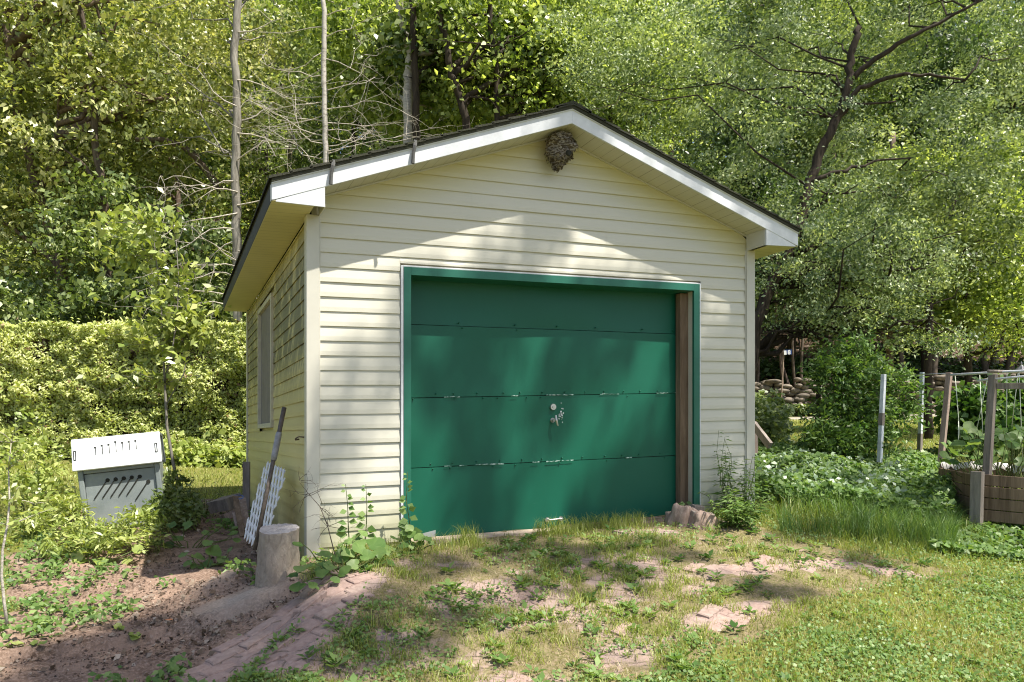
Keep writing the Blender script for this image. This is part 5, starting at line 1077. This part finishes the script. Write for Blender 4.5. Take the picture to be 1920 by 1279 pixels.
# pale sapling at the left edge
mb = MB(); b = P(12, 1170, 5.3); root = thing('young_tree', 'thin pale curved sapling stem at the left photo edge', 'tree', (b[0], b[1], gs(b[0], b[1])))
mb.tube([P(*q) for q in ((14, 1175, 5.3), (8, 1130, 5.3), (3, 1080, 5.3), (5, 1030, 5.3), (14, 985, 5.3), (18, 940, 5.35), (16, 880, 5.4), (22, 820, 5.4))], [.011, .010, .009, .008, .007, .006, .004, .002], 7)
C_ = []
for (a, bq, n_) in ((14, 985, 40), (18, 940, 60), (16, 880, 60), (22, 830, 40)):
    for _ in range(4):
        s = P(a, bq, 5.35); e = s+R0*random.uniform(-.25, .30)+U0*random.uniform(-.02, .2)+F0*random.uniform(-.15, .15); mb.tube(wiggle(s, e, 3, .05), [.003, .0025, .002, .001], 4)
        for j in range(n_//8): C_.append(s+(e-s)*random.random()*1.1+rng.normal(size=3)*.02)
mb.build('trunk', 'bark_twig', root, smooth=True); V, Fq, t = leafcloud(np.array(C_), .06, .55, .3, .5, tint0=.6); npmesh('crown', V, Fq, 'leaf_bright', root, t)
# shrub masses left of the bin
def shrub(label, lobes, lm, ncl, per, clr, size, aspect=.5, tint0=.55, name='shrub', cat='shrub', group=None, up=.6, nst=12):
    lb = [(P(a, b_, d), (rx, ry, rz_)) for a, b_, d, rx, ry, rz_ in lobes]; c0 = np.mean([q[0] for q in lb], 0); c0[2] = gs(c0[0], c0[1]); root = thing(name, label, cat, c0, group)
    pts, q, ct = ellips_clusters(lb, ncl, per, clr, .2, .7); g = gsurf(pts[:, 0], pts[:, 1]); pts[:, 2] = np.maximum(pts[:, 2], g+.02)
    V, Fq, t = leafcloud(pts, size, aspect, .3, up); npmesh('foliage', V, Fq, lm, root, np.clip(tint0+.14*ct+.16*rng.normal(size=len(pts)), 0, 1)); mb = MB()
    for e in q[rng.choice(len(q), min(nst, len(q)), replace=False)]: mb.tube(wiggle([c0[0]*.5+e[0]*.5, c0[1]*.5+e[1]*.5, gs(e[0], e[1])-.02], e, 5, .03), [.010, .008, .007, .006, .004, .002], 5)
    mb.build('stems', 'stem_green', root); return root
shrub('sunlit pale leaved shrub at the left edge in front of the hedge', [(10, 770, 9, .45, .4, .42), (80, 850, 9.2, .3, .35, .25), (20, 870, 8.6, .5, .4, .33), (90, 910, 8.6, .3, .35, .22)], 'leaf_bright', 75, 20, .11, .07)
shrub('feathery yellow green weeds before the compost bin', [(100, 965, 7.7, .3, .25, .16), (190, 985, 7.4, .4, .2, .10), (255, 980, 7.4, .25, .2, .10), (70, 1000, 7.6, .3, .3, .16), (160, 1015, 7.2, .4, .25, .12), (235, 1005, 7.2, .25, .22, .10)], 'leaf_bright', 105, 28, .08, .075, .26, .6, 'weeds', 'weeds')
for i, (a, b_) in enumerate(((175, 930), (215, 925), (262, 928), (290, 905), (120, 935))):
    stalks(['fern like frond', 'fern like frond', 'fern like frond', 'fern like frond', 'fern like frond'][i]+[' left of the middle of the compost bin front', ' before the middle of the compost bin', ' before the right part of the compost bin', ' touching the right edge of the compost bin', ' at the left foot of the compost bin'][i], P(a, b_+45, 7.35), 4, .30, .10, .10, 'leaf_bright', 'fern', 'fern', 'ferns before the compost bin', aspect=.2, per=22, lo=.25)
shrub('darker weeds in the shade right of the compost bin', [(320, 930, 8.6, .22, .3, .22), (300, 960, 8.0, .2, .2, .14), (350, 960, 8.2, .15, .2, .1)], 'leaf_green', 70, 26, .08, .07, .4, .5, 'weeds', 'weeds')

# right hand tall bush and undergrowth
shrub('tall bushy leafy shrub around the dark stake in the garden', [(1590, 770, 11.4, .42, .4, .42), (1570, 700, 11.4, .38, .4, .28), (1625, 700, 11.4, .32, .35, .28), (1560, 830, 11.2, .3, .4, .28), (1640, 790, 11.2, .3, .35, .4), (1600, 650, 11.4, .14, .2, .18), (1680, 720, 11.4, .22, .25, .2), (1545, 660, 11.5, .10, .15, .12), (1700, 770, 11.3, .2, .25, .14), (1580, 820, 11.1, .5, .4, .3)], 'leaf_weed', 340, 34, .12, .085, .34, .38, nst=40)
mb = MB()
stalks('wiry tall stems topping the leafy garden shrub', P(1600, 860, 11.3), 7, 1.75, .30, .16, 'leaf_weed', aspect=.3, per=14, stemr=.009, lo=.5)
shrub('dark green rounded bush behind the trellis strings', [(1830, 780, 11.8, .40, .5, .40), (1900, 770, 11.8, .42, .5, .42), (1860, 820, 11.6, .5, .5, .3), (1960, 780, 11.6, .4, .5, .5)], 'leaf_weed', 260, 30, .12, .12, .7, .3)
def bl_field(label, name, n, px0, px1, d0, d1, hmin, hmax, size, mat_, tint0=.5, aspect=.7, up=.85, cond=None):
    d = rng.uniform(d0, d1, n); px = rng.uniform(px0, px1, n); l = (px-960)/F*d; x, y = LD(l, d); g = gsurf(x, y)
    hh = hmin+(hmax-hmin)*fbm(x*1.7, y*1.7, 9)*1.3; z = g+hh*rng.uniform(0, 1, n)**.5
    ok = ~((x > -.1) & (x < W+.08) & (y > -.05) & (y < D+.1))
    if cond is not None: ok &= cond(x, y, px, d)
    pts = np.stack([x, y, z], 1)[ok]; V, Fq, t = leafcloud(pts, size, aspect, .15, up, tint0=tint0)
    return tag(npmesh(name, V, Fq, mat_, None, t), label, 'undergrowth', kind='stuff')
bl_field('mixed broadleaf undergrowth filling the garden right of the shed', 'undergrowth', 24000, 1405, 1790, 7.9, 12.5, .05, .42, .07, 'leaf_weed', .5)
bl_field('pale blue green low leaves mixed in the garden undergrowth', 'undergrowth', 1100, 1420, 1700, 8.2, 11, .15, .46, .07, 'leaf_blue', .55)
bl_field('low green plants below the raised bed', 'undergrowth', 4200, 1745, 1990, 6.9, 8.4, .02, .16, .06, 'leaf_weed', .45)
bl_field('clump of light foliage left at the far lawn edge beside the shed corner', 'undergrowth', 5200, 1408, 1490, 14, 19, .1, 1.1, .12, 'leaf_green', .6, cond=lambda x, y, px, d: px < 1420+(19-d)*14)
bl_field('low green plants along the foot of the stone wall', 'undergrowth', 5000, 1400, 1960, 27.9, 28.9, .05, .5, .16, 'leaf_green', .35)
# bean plants in the raised bed
its = []
for _ in range(95):
    px = random.uniform(1770, 1990); d = random.uniform(8.0, 9.6); c_ = P(px, 0, d); zz = tb2+.07+random.random()**1.3*(.42 if px > 1800 else .2); its.append((np.array([c_[0], c_[1], zz]), random.uniform(.10, .19), toC*.5+np.array([rng.normal()*.4, rng.normal()*.3, .6]), rng.uniform(0, 6.28)))
bigleaf_plant('large heart shaped bean leaves growing in the raised bed', its, 'leaf_weed', 'bean_plants', 'bean plants', stems=True, base=(P(1880, 880, 8.8)[0], P(1880, 880, 8.8)[1], topz-.1))
for i, (px, py, d) in enumerate(((1706, 864, 9.6), (1686, 877, 9.5), (1745, 925, 9.2), (1748, 930, 8.6))):
    pass
# hazy wood floor: low shrubs and ground litter
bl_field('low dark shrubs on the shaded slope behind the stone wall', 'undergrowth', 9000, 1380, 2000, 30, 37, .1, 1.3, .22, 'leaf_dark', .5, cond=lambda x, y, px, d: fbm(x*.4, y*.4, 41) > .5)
bl_field('shaded understory leaves behind the hedge', 'undergrowth', 15000, -80, 470, 16.6, 21, .6, 4.6, .16, 'leaf_green', .5, cond=lambda x, y, px, d: fbm(x*.6, y*.6, 42) > .42)

# ------------------------------------------------------------------ GRASS, CLOVER, LITTER
def blades(x, y, h, wd, lean, tint, name, mat_, label, cat='grass'):
    n = len(x); g = gsurf(x, y); a = rng.uniform(0, 2*math.pi, n); la = rng.uniform(0, 2*math.pi, n)
    dx, dy = np.cos(a)*wd/2, np.sin(a)*wd/2; lx, ly = np.cos(la)*lean*h, np.sin(la)*lean*h
    b = np.stack([x, y, g-.005], 1); side = np.stack([dx, dy, 0*dx], 1); mid = b+np.stack([lx*.35, ly*.35, h*.62], 1); tip = b+np.stack([lx, ly, h*(1-.25*np.minimum(lean, 1.5))], 1)
    V = np.stack([b-side, b+side, mid+side*.75, tip, mid-side*.75], 1).reshape(-1, 3); o = np.arange(n)*5
    Fc = np.concatenate([np.stack([o, o+1, o+2], 1), np.stack([o, o+2, o+4], 1), np.stack([o+4, o+2, o+3], 1)]); T = np.tile(tint, 3)
    return tag(npmesh(name, V, Fc, mat_, None, T), label, cat, kind='stuff')
def sample(n, d0, d1, w_=.70):
    d = d0*(d1/d0)**rng.uniform(0, 1, n); l = rng.uniform(-w_, w_, n)*d; x, y = LD(l, d)
    ok = ~((x > -.04) & (x < W+.04) & (y > -.03) & (y < D+.04)); return x[ok], y[ok], d[ok], l[ok]
x, y, d, l = sample(330000, 2.9, 28)
z_ = zones(x, y); occ = (d > 13.6) & (l < -2.5)
pr = z_['lawn']*.9*(1-z_['lane'])*(1-z_['dirt']); tall = (_box(x, 4.3, 9, .3)*_box(y, -1.4, 4.5, .4))
keep = (rng.uniform(size=len(x)) < pr) & ~occ & (z_['lawn'] > .35) & (d < 27)
x1, y1, d1, tl1 = x[keep], y[keep], d[keep], tall[keep]
h = (.035+.035*fbm(x1*2, y1*2, 50))*rng.uniform(.6, 1.4, len(x1))*(1+2.6*tl1*rng.uniform(.3, 1, len(x1))); wd = .0042*np.maximum(1, d1/5.5)
blades(x1, y1, h, wd, rng.uniform(.1, 1.0, len(x1)), np.clip(.52+.35*(fbm(x1*1.5, y1*1.5, 51)-.5)*2+.18*rng.normal(size=len(x1))-.2*tl1, 0, 1), 'lawn_grass', 'grass', 'short green lawn grass growing around the driveway')
# tufts on the driveway
x, y, d, l = sample(9500, 3.3, 9.5, .66); z_ = zones(x, y); f = fbm(x*1.8, y*1.8, 52)
k = (z_['drive'] > .3) & (y < .0) & (rng.uniform(size=len(x)) < np.clip((f-.44)*3.3-.5*(z_['paver'] > .66), .03, 1)) & (z_['lawn'] < .5)
x, y, d = x[k], y[k], d[k]; m_ = 22; xi = np.repeat(x, m_)+rng.normal(size=len(x)*m_)*.028; yi = np.repeat(y, m_)+rng.normal(size=len(x)*m_)*.028; hi = np.repeat(rng.uniform(.03, .10, len(x)), m_)*rng.uniform(.5, 1.2, len(xi)); ok = yi < -.04; xi, yi, hi = xi[ok], yi[ok], hi[ok]
blades(xi, yi, hi, np.full(len(xi), .0042), rng.uniform(.2, 1.3, len(xi)), np.clip(.45+.22*rng.normal(size=len(xi)), 0, 1), 'driveway_grass', 'grass', 'loose grass tufts sprouting between the driveway pavers')
xd, yd, dd, _l = sample(60000, 3.3, 9.5, .66); z_ = zones(xd, yd); k = (z_['drive'] > .3) & (yd < -.03) & (fbm(xd*2.4+4, yd*2.4, 57) > .47) & (z_['paver'] < .75); xd, yd = xd[k], yd[k]
blades(xd, yd, rng.uniform(.02, .06, len(xd)), np.full(len(xd), .0036), rng.uniform(.4, 1.8, len(xd)), rng.uniform(0, 1, len(xd)), 'dry_grass', 'grass_dry', 'dry straw coloured grass matting the driveway')
# longer grass along the door sill and corner
n = 5200; x = np.concatenate([rng.uniform(1.2, 3.4, 3000), rng.uniform(3.0, 4.6, 1400), rng.uniform(.1, 1.4, 800)]); y = np.concatenate([-.05-np.abs(rng.normal(size=3000))*.12, -.1-np.abs(rng.normal(size=1400))*.25, -.15-np.abs(rng.normal(size=800))*.2]); k = fbm(x*4, y*2, 60) > .42; x, y = x[k], y[k]
blades(x, y, rng.uniform(.05, .19, len(x)), np.full(len(x), .0038), rng.uniform(.1, 1.0, len(x)), np.clip(.5+.2*rng.normal(size=len(x)), 0, 1), 'sill_grass', 'grass', 'longer grass standing along the foot of the green door')
# tall grass by the bed
n = 15000; d = rng.uniform(7.0, 10.4, n); px = 1790-330*rng.uniform(0, 1, n)**1.5; x, y = LD((px-960)/F*d, d); k = fbm(x*1.6, y*1.6, 61) > .40; x, y = x[k], y[k]
blades(x, y, rng.uniform(.10, .36, len(x))*(.6+.6*fbm(x*3, y*3, 63)), np.full(len(x), .006), rng.uniform(.1, .9, len(x)), np.clip(.42+.2*rng.normal(size=len(x)), 0, 1), 'tall_grass', 'leaf_weed', 'tall soft grass beside the raised bed')
# clover / fine ground leaves on lawns near the camera
x, y, d, l = sample(230000, 2.9, 8.5, .66); z_ = zones(x, y); k = (z_['paver'] < .85) & (rng.uniform(size=len(x)) < np.where(z_['lawn'] > .5, .6*np.clip(fbm(x*1.4, y*1.4, 70)*2.2-.5, 0, 1), .20*(z_['dirt'] < .3)*(fbm(x*2, y*2, 71) > .55))) & (z_['dirt'] < .5)
x, y = x[k], y[k]; V, Fq, t = leafcloud(np.stack([x, y, gsurf(x, y)+rng.uniform(.012, .05, len(x))], 1), .022, .85, .1, .8, tint0=.55)
tag(npmesh('clover', V, Fq, 'leaf_weed', None, t), 'carpet of small round clover leaves over the lawn and driveway', 'clover', kind='stuff')
# rosettes of broader weeds on the driveway
x, y, d, l = sample(2300, 3.3, 9, .66); z_ = zones(x, y); k = (z_['drive'] > .3) & (y < -.12) & (rng.uniform(size=len(x)) < np.clip(fbm(x*1.3, y*1.3, 80)*3-1.0, .05, 1)) & (z_['paver'] < .95); x, y = x[k], y[k]
C_, A_l, Ls, T = [], [], [], []
for xx, yy in zip(x, y):
    m_ = random.randint(5, 10); s = random.uniform(.03, .075); a0 = random.uniform(0, 6.28); tt = np.clip(.5+.25*random.gauss(0, 1), 0, 1)
    for j in range(m_): a = a0+6.28*j/m_+random.uniform(-.3, .3); dr = np.array([math.cos(a), math.sin(a), random.uniform(.1, .9)]); s_ = s*random.uniform(.7, 1.2); C_.append(np.array([xx, yy, 0])+dr*s_*.6); A_l.append(dr); Ls.append(s_); T.append(tt)
C_ = np.array(C_); C_[:, 2] += gsurf(C_[:, 0], C_[:, 1])+.008; Ls = np.array(Ls); V, Fq = leaves(C_, np.array(A_l), np.tile([0, 0, 1.], (len(C_), 1))+rng.normal(size=C_.shape)*.2, Ls, Ls*.5)
tag(npmesh('low_weeds', V, Fq, 'leaf_weed', None, np.clip(np.array(T)+.08*rng.normal(size=len(T)), 0, 1)), 'low rosette weeds scattered over the driveway', 'weeds', kind='stuff')
x, y, d, l = sample(3000, 3.6, 10, .66); z_ = zones(x, y); k = (z_['dirt'] > .3) & (rng.uniform(size=len(x)) < np.clip(fbm(x*1.1, y*1.1, 83)*3.2-1.45+.5*(x < -1.3)*(y > 1), .0, .7)); x, y = x[k], y[k]
m_ = 14; xi = np.repeat(x, m_)+rng.normal(size=len(x)*m_)*.045; yi = np.repeat(y, m_)+rng.normal(size=len(x)*m_)*.045; V, Fq, t = leafcloud(np.stack([xi, yi, gsurf(xi, yi)+rng.uniform(.01, .09, len(xi))], 1), .055, .5, .1, .7, tint0=.5)
tag(npmesh('ground_weeds', V, Fq, 'leaf_weed', None, t), 'small green weeds sprouting from the bare dirt left of the shed', 'weeds', kind='stuff')
# litter
x, y, d, l = sample(90000, 3.6, 11, .66); z_ = zones(x, y); k = (z_['dirt'] > .5) & (rng.uniform(size=len(x)) < np.clip(fbm(x*1.5, y*1.5, 95)*2.4-.85, .03, .8)) & (z_['sand'] < .35); x, y = x[k], y[k]; n = len(x)
V, Fq, t = leafcloud(np.stack([x, y, gsurf(x, y)+rng.uniform(.0, .012, n)], 1), .019, .5, .05, .88, .6, .45, .28); tag(npmesh('mulch', V, Fq, 'chips', None, t), 'brown bark chips and soil crumbs on the bare ground', 'mulch', kind='stuff')
k = rng.uniform(size=n) < .22*np.clip(fbm(x*1.2, y*1.2, 90)*3-.8, 0, 1); x, y = x[k], y[k]; n = len(x)
V, Fq, t = leafcloud(np.stack([x, y, gsurf(x, y)+rng.uniform(.006, .02, n)], 1), .042, .6, .05, .8, .5, .55, .28); tag(npmesh('fallen_leaves', V, Fq, 'litter', None, t), 'dry fallen leaves scattered on the bare ground', 'fallen leaves', kind='stuff')
n = 2600; d = rng.uniform(29.5, 40, n); x, y = LD(rng.uniform(.28, .7, n)*d, d); V, Fq, t = leafcloud(np.stack([x, y, gsurf(x, y)+.03], 1), .22, .7, .05, .7, tint0=.6); tag(npmesh('wood_leaf_litter', V, Fq, 'litter', None, t), 'brown leaf litter on the floor of the wood', 'leaf litter', kind='stuff')
mb = MB(); c_ = P(317, 1164, 5.4); c_[2] = gs(c_[0], c_[1])+.012; mb.add([c_+R0*.03, c_+F0*.03, c_-R0*.03, c_-F0*.025+R0*.01], [(0, 1, 2, 3)]); tag(mb.build('fallen_leaf', 'leaf_orange', None, base=c_), 'single orange dead leaf on the shaded dirt', 'leaf')

# ------------------------------------------------------------------ TREES STANDING BEHIND THE CAMERA (they throw the dappled shade)
def shade_p(x, y):
    f = fbm(x*.9+3, y*.9, 100, 3)
    p = np.zeros_like(x)
    ap = _box(x, -.2, 4.4, .25)*_box(y, -2.05, -.05, .2); p = np.maximum(p, ap*np.clip((f-.34)*3.2, 0, .8))
    p = np.maximum(p, _box(x, .75, 4.3, .12)*_box(y, .0, .85, .08)*.85)
    p = np.maximum(p, _box(x, -.1, .8, .1)*_box(y, .1, .9, .1)*.45)
    p = np.maximum(p, _box(x, .0, 4.3, .2)*_box(y, .85, 1.3, .06)*.10)
    p = np.maximum(p, _box(x, 4.5, 14, .3)*_box(y, -1.1, 9, .4)*np.clip((f-.3)*2.2, 0, .7))
    q = (-.28+.8*(x+.88))-y; p = np.maximum(p, _box(x, -2.7, -.1, .15)*(_box(q, 0, .34, .04)+_box(q, .55, 2.2, .05))*.97)
    return p
holes = [(.90, .36, .27, .34), (1.5, .62, .24, .26), (2.08, .24, .34, .30), (2.50, .50, .30, .30), (2.78, .82, .28, .26), (2.4, 1.15, .6, .16)]
n = 3000; x = rng.uniform(-3, 14, n); y = rng.uniform(-4.5, 9, n); p = shade_p(x, y)
for hx, hy, hrx, hry in holes: p = p*((((x-hx)/hrx)**2+((y-hy)/hry)**2) > 1)
x2 = rng.uniform(.7, 4.3, 150); y2 = rng.uniform(0, .95, 150); p2 = shade_p(x2, y2)
for hx, hy, hrx, hry in holes: p2 = p2*((((x2-hx)/hrx)**2+((y2-hy)/hry)**2) > 1)
x4 = rng.normal(1.16, .09, 9); y4 = rng.normal(1.22, .05, 9)
x3 = rng.uniform(-2.7, 0, 420); y3 = rng.uniform(-3.4, .5, 420); p3 = shade_p(x3, y3)*(x3 < .05)
x = np.concatenate([x, x2, x3, x4]); y = np.concatenate([y, y2, y3, y4]); p = np.concatenate([p, p2, p3, np.ones(9)])
k = rng.uniform(size=len(x)) < p; x, y = x[k], y[k]; hh = rng.uniform(13, 19, len(x)); g = 0
C0 = np.stack([x+.29*hh, y-.435*hh, hh], 1); dd, ll = depth_lat(C0[:, 0], C0[:, 1]); inview = (dd > 0) & (np.abs(ll) < .72*dd) & ((C0[:, 2]-CAM[2])/np.maximum(dd, .01) < .64); C0 = C0[~inview]
m_ = 34; pts = np.repeat(C0, m_, 0)+rng.normal(size=(len(C0)*m_, 3))*np.array([.125, .125, .12]); V, Fq, t = leafcloud(pts, .12, .6)
root = thing('shade_tree', 'spreading shade tree standing behind and right of the viewpoint', 'tree', (11, -14, gs(11, -14))); npmesh('crown', V, Fq, 'leaf_green', root, t)
mb = MB(); tk = [np.array([11., -14, -.8]), np.array([10.8, -13.6, 3]), np.array([10.5, -13, 6]), np.array([10, -12, 9]), np.array([9.4, -11, 12])]; mb.tube(tk, [.28, .22, .18, .13, .08], 12)
for e in C0[rng.choice(len(C0), 12)]: mb.tube(wiggle(tk[3]*.6+tk[2]*.4, e, 5, .04), [.035, .03, .025, .02, .015, .01], 5)
mb.build('trunk', 'bark_brown', root, smooth=True)
